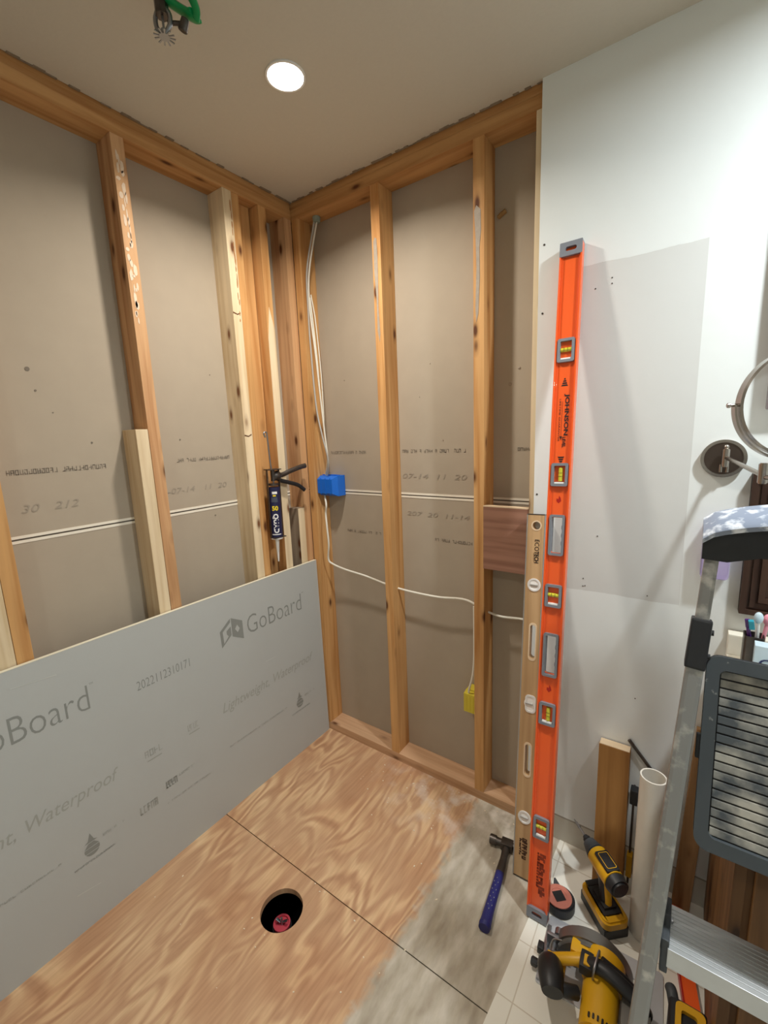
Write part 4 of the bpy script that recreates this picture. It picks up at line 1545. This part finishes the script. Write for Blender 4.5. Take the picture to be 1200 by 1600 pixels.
# ------------------------------------------------------------------ second yellow tool under the step
RM = Matrix.Translation((1.526, -0.462, 0.0065))
rt = thing('cordless_tool', 'yellow and black cordless tool lying right of the saw under the ladder step', 'power tool', RM)
bm = bmesh.new()
box(bm, (-0.036, -0.080, 0.0), (0.037, 0.044, 0.138), 0.012, seg=3)
finish('tool_body', bm, BLACKP, rt, smooth=True)
bm = bmesh.new()
prism(bm, rrect(0.005, -0.006, 0.056, 0.074, 0.012), [rrect(0.003, -0.008, 0.030, 0.046, 0.006)], 0.130, 0.147)
finish('yellow_frame', bm, YEL, rt)
bm = bmesh.new()
tube(bm, [(-0.024, 0.030, 0.12), (-0.030, 0.050, 0.130), (-0.034, 0.062, 0.128)], 0.012, n=14)
finish('neck', bm, DGREY, rt, smooth=True)
bm = bmesh.new()
cyl(bm, (-0.033, 0.058, 0.120), (-0.033, 0.064, 0.132), 0.0085, n=14)
finish('hex_bolt', bm, STEEL, rt, smooth=True)

# ------------------------------------------------------------------ short orange level on the tile
o2 = thing('orange_level', 'short orange level lying on the tile under the ladder, beside the vanity', 'level', frame((1.541, -0.340, 0.0025), (0.97, 0.17, 0), (-0.18, 1, 0)))
bm = bmesh.new()
prism(bm, [(-0.012, 0), (0.020, 0), (0.020, 0.29), (-0.012, 0.29)], [rrect(0.004, 0.10, 0.014, 0.05, 0.004), rrect(0.004, 0.20, 0.014, 0.03, 0.004)], 0.002, 0.020)
finish('body', bm, ORG, o2)
bm = bmesh.new()
box(bm, (-0.016, 0, 0.0), (-0.012, 0.29, 0.022), 0.0005)
finish('rail', bm, REDM, o2)
bm = bmesh.new()
cyl(bm, (0.004, 0.19, 0.012), (0.004, 0.21, 0.012), 0.006, n=12)
finish('vial', bm, VIALY, o2, smooth=True)

# ------------------------------------------------------------------ pipe, lumber, bars against the white wall
PB, PT = Vector((1.420, -0.190, 0.003)), Vector((1.415, -0.172, 0.506))
pv = thing('pvc_pipe', 'white plastic drain pipe standing upright on the tile between impact driver and ladder', 'pipe', frame(PB, (1, 0, 0), PT - PB))
bm = bmesh.new()
prism(bm, circ(0, 0, 0.0325, 40), [circ(0, 0, 0.0285, 40)], 0, (PT - PB).length, Matrix.Rotation(R(-90), 4, 'X'))
o = finish('pipe_wall', bm, PVC, pv, smooth=True)

LB = Vector((1.315, -0.108, 0.002))
LT = Vector((1.308, -0.054, 0.468))
lb = thing('lumber_offcut', 'brown knotty board offcut with pale cut top leaning on the wall', 'lumber', lean_x(LB, LT))
bm = bmesh.new()
box(bm, (-0.043, 0.0, -0.038), (0.043, (LT - LB).length - 0.001, 0), 0.0015)
W_BROWNY = wood('brown_lumber_y', (168, 122, 68), (138, 94, 48), axis=1, knotcol=(112, 72, 36))
finish('board', bm, W_BROWNY, lb)
bm = bmesh.new()
box(bm, (-0.042, (LT - LB).length - 0.001, -0.037), (0.042, (LT - LB).length + 0.001, -0.001), 0.0005)
finish('cut_end', bm, W_EDGE, lb)

bm = bmesh.new()
beam(bm, (1.348, -0.0185, 0.483), (1.490, -0.0185, 0.312), 0.008, 0.008, (0, 1, 0))
cyl(bm, (1.344, -0.0195, 0.488), (1.356, -0.0195, 0.474), 0.0055, n=10)
put(finish('steel_rod', bm, DSTEEL, origin=(1.45, -0.034, 0.36)), 'thin dark steel rod sticking up between board offcut and white pipe', 'rod')
ck = thing('bar_clamp', 'black and yellow bar clamp behind the white pipe', 'clamp', (1.368, -0.05, 0.002))
bm = bmesh.new()
beam(bm, (0, 0, 0.0), (0.0, 0.022, 0.34), 0.006, 0.012)
finish('bar', bm, DSTEEL, ck)
bm = bmesh.new()
box(bm, (-0.009, -0.010, 0.295), (0.012, 0.018, 0.345), 0.003)
finish('jaw', bm, BLACKP, ck)
bm = bmesh.new()
box(bm, (-0.007, -0.012, 0.03), (0.009, 0.012, 0.11), 0.003)
finish('grip', bm, YEL, ck)
bm = bmesh.new()
beam(bm, (1.508, -0.062, 0.002), (1.532, -0.026, 0.60), 0.045, 0.018)
put(finish('wood_strip', bm, wood('tan_strip', (170, 134, 94), (140, 104, 68)), origin=(1.508, -0.062, 0)), 'tan wooden strip leaning on the wall beside the vanity', 'lumber')

# ------------------------------------------------------------------ vanity and what stands on it
VX = 1.568
vn = thing('bathroom_vanity', 'brown wooden vanity cabinet at the right edge behind the ladder', 'vanity', (VX, -0.0145, 0.0025))
bm = bmesh.new()
box(bm, (0, -0.49, 0), (0.019, 0, 0.815), 0.001)
finish('side_panel', bm, W_VAN, vn)
bm = bmesh.new()
box(bm, (0.019, -0.48, 0.09), (0.90, 0, 0.815), 0.001)
finish('carcass', bm, W_VAN, vn)
for k in range(2):
    bm = bmesh.new()
    box(bm, (0.03 + 0.43 * k, -0.50, 0.11), (0.44 + 0.43 * k, -0.481, 0.80), 0.003)
    d_ = finish('door', bm, W_VAN, vn)
    bm = bmesh.new()
    cyl(bm, (0.41 + 0.06 * k, -0.50, 0.68), (0.41 + 0.06 * k, -0.52, 0.68), 0.012, n=16, bev=0.002)
    finish('knob', bm, NICKEL, d_, smooth=True)
bm = bmesh.new()
box(bm, (-0.012, -0.52, 0.815), (0.92, -0.001, 0.848), 0.004)
finish('countertop', bm, CREAM, vn)
bm = bmesh.new()
box(bm, (-0.012, -0.035, 0.848), (0.92, -0.001, 0.905), 0.003)
finish('backsplash', bm, CREAM, vn)

CZ = 0.8512
hd = thing('toothbrush_cup', 'dark metal toothbrush cup on the vanity behind the toothpaste box', 'cup', (1.602, -0.095, CZ))
bm = bmesh.new()
prism(bm, rrect(0, 0, 0.040, 0.040, 0.006), [rrect(0, 0, 0.035, 0.035, 0.005)], 0.0, 0.085)
finish('wall', bm, DSTEEL, hd)
bm = bmesh.new()
box(bm, (-0.018, -0.018, 0.0), (0.018, 0.018, 0.003))
finish('bottom', bm, BLACKP, hd)


def brush(label, base, tip, m, hm_, head):
    t = thing('toothbrush', label, 'toothbrush', base, 'toothbrushes in the cup')
    d = Vector(tip) - Vector(base)
    bm = bmesh.new()
    tube(bm, [(0, 0, 0), d * 0.4, d * 0.8, d], 0.0042, n=10)
    finish('handle', bm, m, t, smooth=True)
    bm = bmesh.new()
    if head == 'bristle':
        beam(bm, d * 0.99, d * 1.0 + d.normalized() * 0.022, 0.010, 0.005, (1, 0, 0))
        hb = finish('head', bm, m, t)
        bm = bmesh.new()
        beam(bm, d * 0.99 + Vector((0.007, -0.006, 0)), d + d.normalized() * 0.022 + Vector((0.007, -0.006, 0)), 0.011, 0.011, (1, 0, 0))
        finish('bristles', bm, hm_, t)
    else:
        ball(bm, d + Vector((0, 0, 0.006)), 0.010, (0.95, 0.8, 1.5))
        finish('head', bm, hm_, t, smooth=True)


brush('purple toothbrush with teal bristles leaning left in the cup', (1.606, -0.090, CZ + 0.004), (1.588, -0.105, 0.957), PURP, TEAL, 'bristle')
brush('white and pale blue electric toothbrush head behind the purple one', (1.610, -0.085, CZ + 0.004), (1.607, -0.095, 0.975), WHITE, LBLUE, 'round')
brush('pink toothbrush standing upright, rightmost in the cup', (1.613, -0.088, CZ + 0.004), (1.626, -0.08, 0.968), PINKH, PINKH, 'round')
tb = thing('toothpaste_box', 'white toothpaste carton standing on the vanity in front of the brushes', 'box', frame((1.64, -0.145, CZ), (1, -0.05, 0), (0.05, 1, 0)))
bm = bmesh.new()
box(bm, (-0.040, -0.012, 0), (0.10, 0.020, 0.082), 0.001)
finish('carton', bm, LBLUE, tb)
text('brand_lettering', 'Crest', plain('navy_ink', (30, 40, 90), 0.5), tb, frame((-0.030, -0.0126, 0.032), (1, 0, 0), (0, 0, 1)), 0.075, 0.020, shear=0.2, bold=0.02)
ld = thing('soap_dish', 'white oval soap dish with lid on the vanity beside the toothpaste carton', 'dish', (1.665, -0.215, CZ))
bm = bmesh.new()
t = bmesh.new()
bmesh.ops.create_uvsphere(t, u_segments=32, v_segments=16, radius=1)
join(bm, t, Matrix.Translation((0, 0, 0.036)) @ Matrix.Diagonal((0.072, 0.040, 0.018, 1)))
finish('lid', bm, WHITE, ld, smooth=True)
bm = bmesh.new()
prism(bm, [(0.066 * math.cos(2 * math.pi * i / 32), 0.036 * math.sin(2 * math.pi * i / 32)) for i in range(32)], [], 0, 0.036)
finish('base', bm, LBLUE, ld, smooth=True)

# wall-hung pieces right of the mirror
wc = thing('wall_cabinet', 'dark wood wall cabinet with moulded door above the vanity, beside the mirror arm', 'cabinet', (1.572, -0.0127, 0.965))
bm = bmesh.new()
box(bm, (0, -0.018, 0), (0.46, 0, 0.365), 0.002)
finish('carcass', bm, W_DARK, wc)
bm = bmesh.new()
for i, (a, z) in enumerate(((0.0, 0.026), (0.020, 0.022), (0.036, 0.028), (0.050, 0.021))):
    prism(bm, rrect(0.23, 0.1825, 0.46 - 2 * a, 0.365 - 2 * a, 0.001, 1), [rrect(0.23, 0.1825, 0.46 - 2 * a - 0.026, 0.365 - 2 * a - 0.026, 0.001, 1)], 0.0, z, frame((0, 0, 0), (1, 0, 0), (0, 0, 1)))
dw = finish('door_frame', bm, W_DARK, wc)
pf = thing('picture_frame', 'deep dark reddish frame high on the white wall above the round mirror', 'picture', (1.583, -0.0127, 1.484))
bm = bmesh.new()
prism(bm, rrect(0.25, 0.235, 0.5, 0.47, 0.002, 1), [rrect(0.25, 0.235, 0.42, 0.39, 0.002, 1)], 0.0, 0.03, frame((0, 0, 0), (1, 0, 0), (0, 0, 1)))
finish('frame_moulding', bm, plain('dark_red_wood', (92, 62, 66), 0.4), pf)
bm = bmesh.new()
box(bm, (0.03, -0.012, 0.03), (0.47, 0.0, 0.44))
finish('picture', bm, plain('dusky_print', (110, 108, 112), 0.5, var=0.3, scale=8), pf)

# ------------------------------------------------------------------ swing arm mirror
mr = thing('shaving_mirror', 'round brushed nickel mirror on a swing arm fixed to the white wall', 'mirror', (1.511, -0.0127, 1.366))
bm = bmesh.new()
cyl(bm, (0, 0, 0), (0, -0.010, 0), 0.048, 0.047, n=48, bev=0.002)
prism(bm, circ(0, 0, 0.048, 48), [circ(0, 0, 0.042, 48)], 0.0, 0.013, frame((0, 0, 0), (1, 0, 0), (0, 0, 1)))
wp_ = finish('wall_plate', bm, NICKEL, mr, smooth=True)
bm = bmesh.new()
cyl(bm, (0, -0.0098, 0), (0, -0.0106, 0), 0.0405, n=40)
finish('reflection_disc', bm, plain('nickel_dark_reflection', (92, 80, 72), 0.35, metal=0.8), wp_)  # nickel plate centre, its dark reflection put into the colour
bm = bmesh.new()
cyl(bm, (0.004, -0.028, -0.020), (0.004, -0.028, 0.026), 0.0085, n=20, bev=0.002)
ball(bm, (0.004, -0.028, 0.030), 0.006)
cyl(bm, (0.004, -0.012, -0.004), (0.004, -0.030, -0.004), 0.006, n=14)
cyl(bm, (-0.004, -0.020, -0.034), (-0.004, -0.020, -0.014), 0.004, n=12)
cyl(bm, (0.009, -0.020, -0.034), (0.009, -0.020, -0.014), 0.004, n=12)
finish('hinge_post', bm, NICKEL, mr, smooth=True)
bm = bmesh.new()
tube(bm, [(0.004, -0.030, 0.004), (0.060, -0.205, -0.022)], 0.0050, smooth=False)
cyl(bm, (0.062, -0.210, -0.040), (0.062, -0.210, 0.004), 0.0095, n=18, bev=0.002)
finish('swing_arm', bm, NICKEL, mr, smooth=True)
MC = Vector((0.098, -0.277, 0.124))
MRX = Vector((0.93, 0.36, 0)).normalized()


def ring(bm, c, rad, w, th, x=MRX, z=Vector((0, 0, 1)), a0=0, a1=360, n=64):
    """flat hoop: radius rad in the x-z plane, band width w along the axis"""
    ax = x.cross(z)
    vs = []
    m = n if a1 - a0 == 360 else n + 1
    for i in range(m):
        a = R(a0 + (a1 - a0) * i / n)
        d = x * math.cos(a) + z * math.sin(a)
        vs.append([bm.verts.new(c + d * (rad + p) + ax * q) for p, q in ((0, -w / 2), (th, -w / 2 * 0.8), (th, w / 2 * 0.8), (0, w / 2))])
    for i in range(m if a1 - a0 == 360 else m - 1):
        A, B = vs[i], vs[(i + 1) % m]
        for k in range(4):
            bm.faces.new((A[k], A[(k + 1) % 4], B[(k + 1) % 4], B[k]))
    if a1 - a0 != 360:
        bm.faces.new(vs[0])
        bm.faces.new(vs[-1][::-1])


bm = bmesh.new()
ring(bm, MC, 0.099, 0.026, 0.004)
mf = finish('mirror_frame', bm, NICKEL, mr, smooth=True)
bm = bmesh.new()
ax_ = MRX.cross(Vector((0, 0, 1)))
cyl(bm, MC - ax_ * 0.001, MC + ax_ * 0.001, 0.0988, n=64)
finish('glass_disc', bm, PANE, mf)
bm = bmesh.new()
ring(bm, MC, 0.1075, 0.018, 0.003, a0=180, a1=360)
for s in (-1, 1):
    cyl(bm, MC + MRX * s * 0.100, MC + MRX * s * 0.118, 0.0032, n=12)
    cyl(bm, MC + MRX * s * 0.115, MC + MRX * s * 0.121, 0.0048, n=14, bev=0.001)
cyl(bm, MC + Vector((0, 0, -0.108)), MC + Vector((0, 0, -0.150)), 0.005, n=12)
tube(bm, [(0.062, -0.210, -0.026), MC + Vector((0, 0, -0.148))], 0.005, smooth=False)
finish('yoke', bm, NICKEL, mr, smooth=True)

nl = thing('plug_in_light', 'clear purple plastic plug-in light on the wall behind the ladder cap', 'night light', (1.508, -0.0127, 1.125))
bm = bmesh.new()
prism(bm, rrect(0.006, 0, 0.062, 0.15, 0.012), [rrect(0.006, 0, 0.056, 0.144, 0.010)], 0.0, 0.032, frame((0, 0, 0), (1, 0, 0), (0, 0, 1)))
box(bm, (-0.022, -0.034, -0.072), (0.034, -0.032, 0.072), 0.0008)
finish('purple_cover', bm, PURC, nl)
bm = bmesh.new()
box(bm, (-0.010, -0.022, -0.050), (0.018, 0.0, 0.030), 0.003)
finish('white_plug', bm, WHITE, nl)

# ------------------------------------------------------------------ stepladder folded in front of the vanity
LYZ = lambda z, off=0.0: -0.85 + 0.2877 * z + off
lad = thing('folding_stepladder', 'plaster-spattered aluminium stepladder with black cap folded in front of the vanity', 'ladder', (1.65, -0.85, 0.002))
XC = 1.652


def rx(z, s, o=0.0):
    """x of the rail centre at height z (s = -1 left, +1 right)"""
    half = XC - (1.489 + (z - 1.22) * 0.063) + o
    return XC + s * half


for s in (-1, 1):
    bm = bmesh.new()
    beam(bm, (rx(0.03, s), LYZ(0.03), 0.03), (rx(1.05, s), LYZ(1.05), 1.05), 0.026, 0.052, bev=0.006)
    r_ = finish('rail', bm, ALUS, lad, world=True)
    bm = bmesh.new()
    beam(bm, (rx(0.002, s), LYZ(0.0), 0.002), (rx(0.07, s), LYZ(0.07), 0.07), 0.034, 0.06, bev=0.004)
    finish('rubber_foot', bm, BLACKP, r_, world=True)
    bm = bmesh.new()
    beam(bm, (rx(1.04, s), LYZ(1.04), 1.04), (rx(1.25, s), LYZ(1.25), 1.25), 0.021, 0.030, bev=0.005)
    finish('upper_rail', bm, ALUS, lad, world=True)
    bm = bmesh.new()
    beam(bm, (rx(1.035, s, 0.0005), LYZ(1.035), 1.035), (rx(1.118, s, 0.0), LYZ(1.118), 1.118), 0.0305, 0.058, bev=0.004)
    cyl(bm, (rx(1.06, s) + 0.014, LYZ(1.06, -0.01), 1.06), (rx(1.06, s) + 0.019, LYZ(1.06, -0.01), 1.06), 0.005, n=10)
    cyl(bm, (rx(1.10, s) + 0.014, LYZ(1.10, -0.01), 1.10), (rx(1.10, s) + 0.019, LYZ(1.10, -0.01), 1.10), 0.005, n=10)
    finish('lock_sleeve', bm, BLACKP, lad, world=True)
    bm = bmesh.new()
    beam(bm, (rx(0.03, s, -0.004), LYZ(0.03, 0.050), 0.03), (rx(0.98, s, -0.004), LYZ(0.98, 0.050), 0.98), 0.020, 0.026, bev=0.003)
    finish('rear_leg', bm, ALUS, lad, world=True)
# steps
for z in (0.30, 0.582):
    bm = bmesh.new()
    x0, x1 = rx(z, -1) + 0.024, rx(z, 1) - 0.024
    yf = LYZ(z, -0.008)
    box(bm, (x0, yf, z - 0.004), (x1, yf + 0.084, z), 0.001)
    box(bm, (x0, yf - 0.002, z - 0.038), (x1, yf + 0.002, z - 0.0), 0.001)
    box(bm, (x0, yf + 0.082, z - 0.038), (x1, yf + 0.085, z), 0.001)
    for k in range(10):
        yy = yf + 0.007 + k * 0.0075
        box(bm, (x0, yy, z - 0.001), (x1, yy + 0.0032, z + 0.0012), 0.0004)
    st = finish('step', bm, ALU, lad, world=True)
    for s, xx in ((-1, x0), (1, x1)):
        bm = bmesh.new()
        box(bm, (xx - 0.010, yf + 0.000, z - 0.056), (xx + 0.002, yf + 0.086, z + 0.012), 0.003) if s < 0 else box(bm, (xx - 0.002, yf + 0.000, z - 0.056), (xx + 0.010, yf + 0.086, z + 0.012), 0.003)
        finish('step_bracket', bm, DGREY, st, world=True)
        bm = bmesh.new()
        cyl(bm, (xx + 0.003, yf + 0.05, z - 0.005), (xx + 0.007, yf + 0.05, z - 0.005), 0.006, n=12)
        cyl(bm, (xx + 0.003, yf + 0.05, z + 0.004), (xx + 0.0055, yf + 0.05, z + 0.004), 0.0058, n=12)
        finish('rivet', bm, STEEL, st, world=True)
# platform folded up between the rails
PC0 = Vector((XC, LYZ(0.762, -0.012), 0.762))
PC1 = Vector((XC, LYZ(1.060, 0.004), 1.060))
PM = frame((PC0 + PC1) / 2, (1, 0, 0), PC1 - PC0)
PH = (PC1 - PC0).length
bm = bmesh.new()
PWd = 0.306
prism(bm, rrect(0, 0, PWd + 0.010, PH, 0.020, 6), [rrect(0, 0, PWd - 0.028, PH - 0.044, 0.010, 4)], -0.018, 0.012, PM)
pf_ = finish('platform_frame', bm, TRAYD, lad, world=True)
bm = bmesh.new()
prism(bm, rrect(0, 0, PWd - 0.024, PH - 0.040, 0.008, 4), [], -0.016, -0.002, PM)
finish('platform_deck', bm, BLACKP, lad, world=True)
bm = bmesh.new()
nr = 18
for k in range(nr):
    yy = -PH / 2 + 0.030 + k * (PH - 0.060) / (nr - 1)
    t = bmesh.new()
    box(t, (-PWd / 2 + 0.016, yy - 0.0061, -0.003), (PWd / 2 - 0.016, yy + 0.0061, 0.0030), 0.001)
    join(bm, t, PM)
finish('deck_ribs', bm, TRAYM, lad, world=True)
bm = bmesh.new()
for s in (-1, 1):
    t = bmesh.new()
    box(t, (s * (PWd / 2 + 0.006) - 0.005, -0.02, -0.010), (s * (PWd / 2 + 0.006) + 0.005, 0.02, 0.004), 0.002)
    join(bm, t, PM)
finish('hinge', bm, BLACKP, lad, world=True)
# top cap
bm = bmesh.new()
cap_h = [(-0.178, 0.0)] + [(-0.178 + 0.356 * i / 16, 0.036 + 0.037 * math.sin(math.pi * i / 16) ** 0.55) for i in range(17)] + [(0.178, 0.0), (0.150, -0.002), (0.10, 0.010), (-0.10, 0.010), (-0.143, -0.002)]
CM = frame((XC, LYZ(1.225, -0.020), 1.225), (1, 0, 0), (0, 0.10, 1))
prism(bm, cap_h, [], -0.012, 0.010, CM)
finish('cap_front', bm, BLACKP, lad, world=True)
bm = bmesh.new()
NX = 24
rows = []
for i in range(NX + 1):
    u = i / NX
    x = -0.179 + 0.358 * u
    z = 0.036 + 0.037 * math.sin(math.pi * u) ** 0.55
    e = 0.010 if 0 < i < NX else 0.004
    prof = [(-0.017, -0.006), (-0.019, 0.002), (-0.014, 0.009), (0.02, 0.020), (0.052, 0.026), (0.060, 0.018), (0.060, 0.008)]
    rows.append([bm.verts.new((XC + x, LYZ(1.225, -0.020) + p, 1.225 + z + q)) for p, q in prof])
for i in range(NX):
    for k in range(len(rows[0])):
        A_, B_ = rows[i], rows[i + 1]
        k2 = (k + 1) % len(A_)
        bm.faces.new((A_[k], A_[k2], B_[k2], B_[k]))
bm.faces.new(rows[0])
bm.faces.new(rows[-1][::-1])
finish('cap_top', bm, CAPM, lad, world=True, smooth=True)
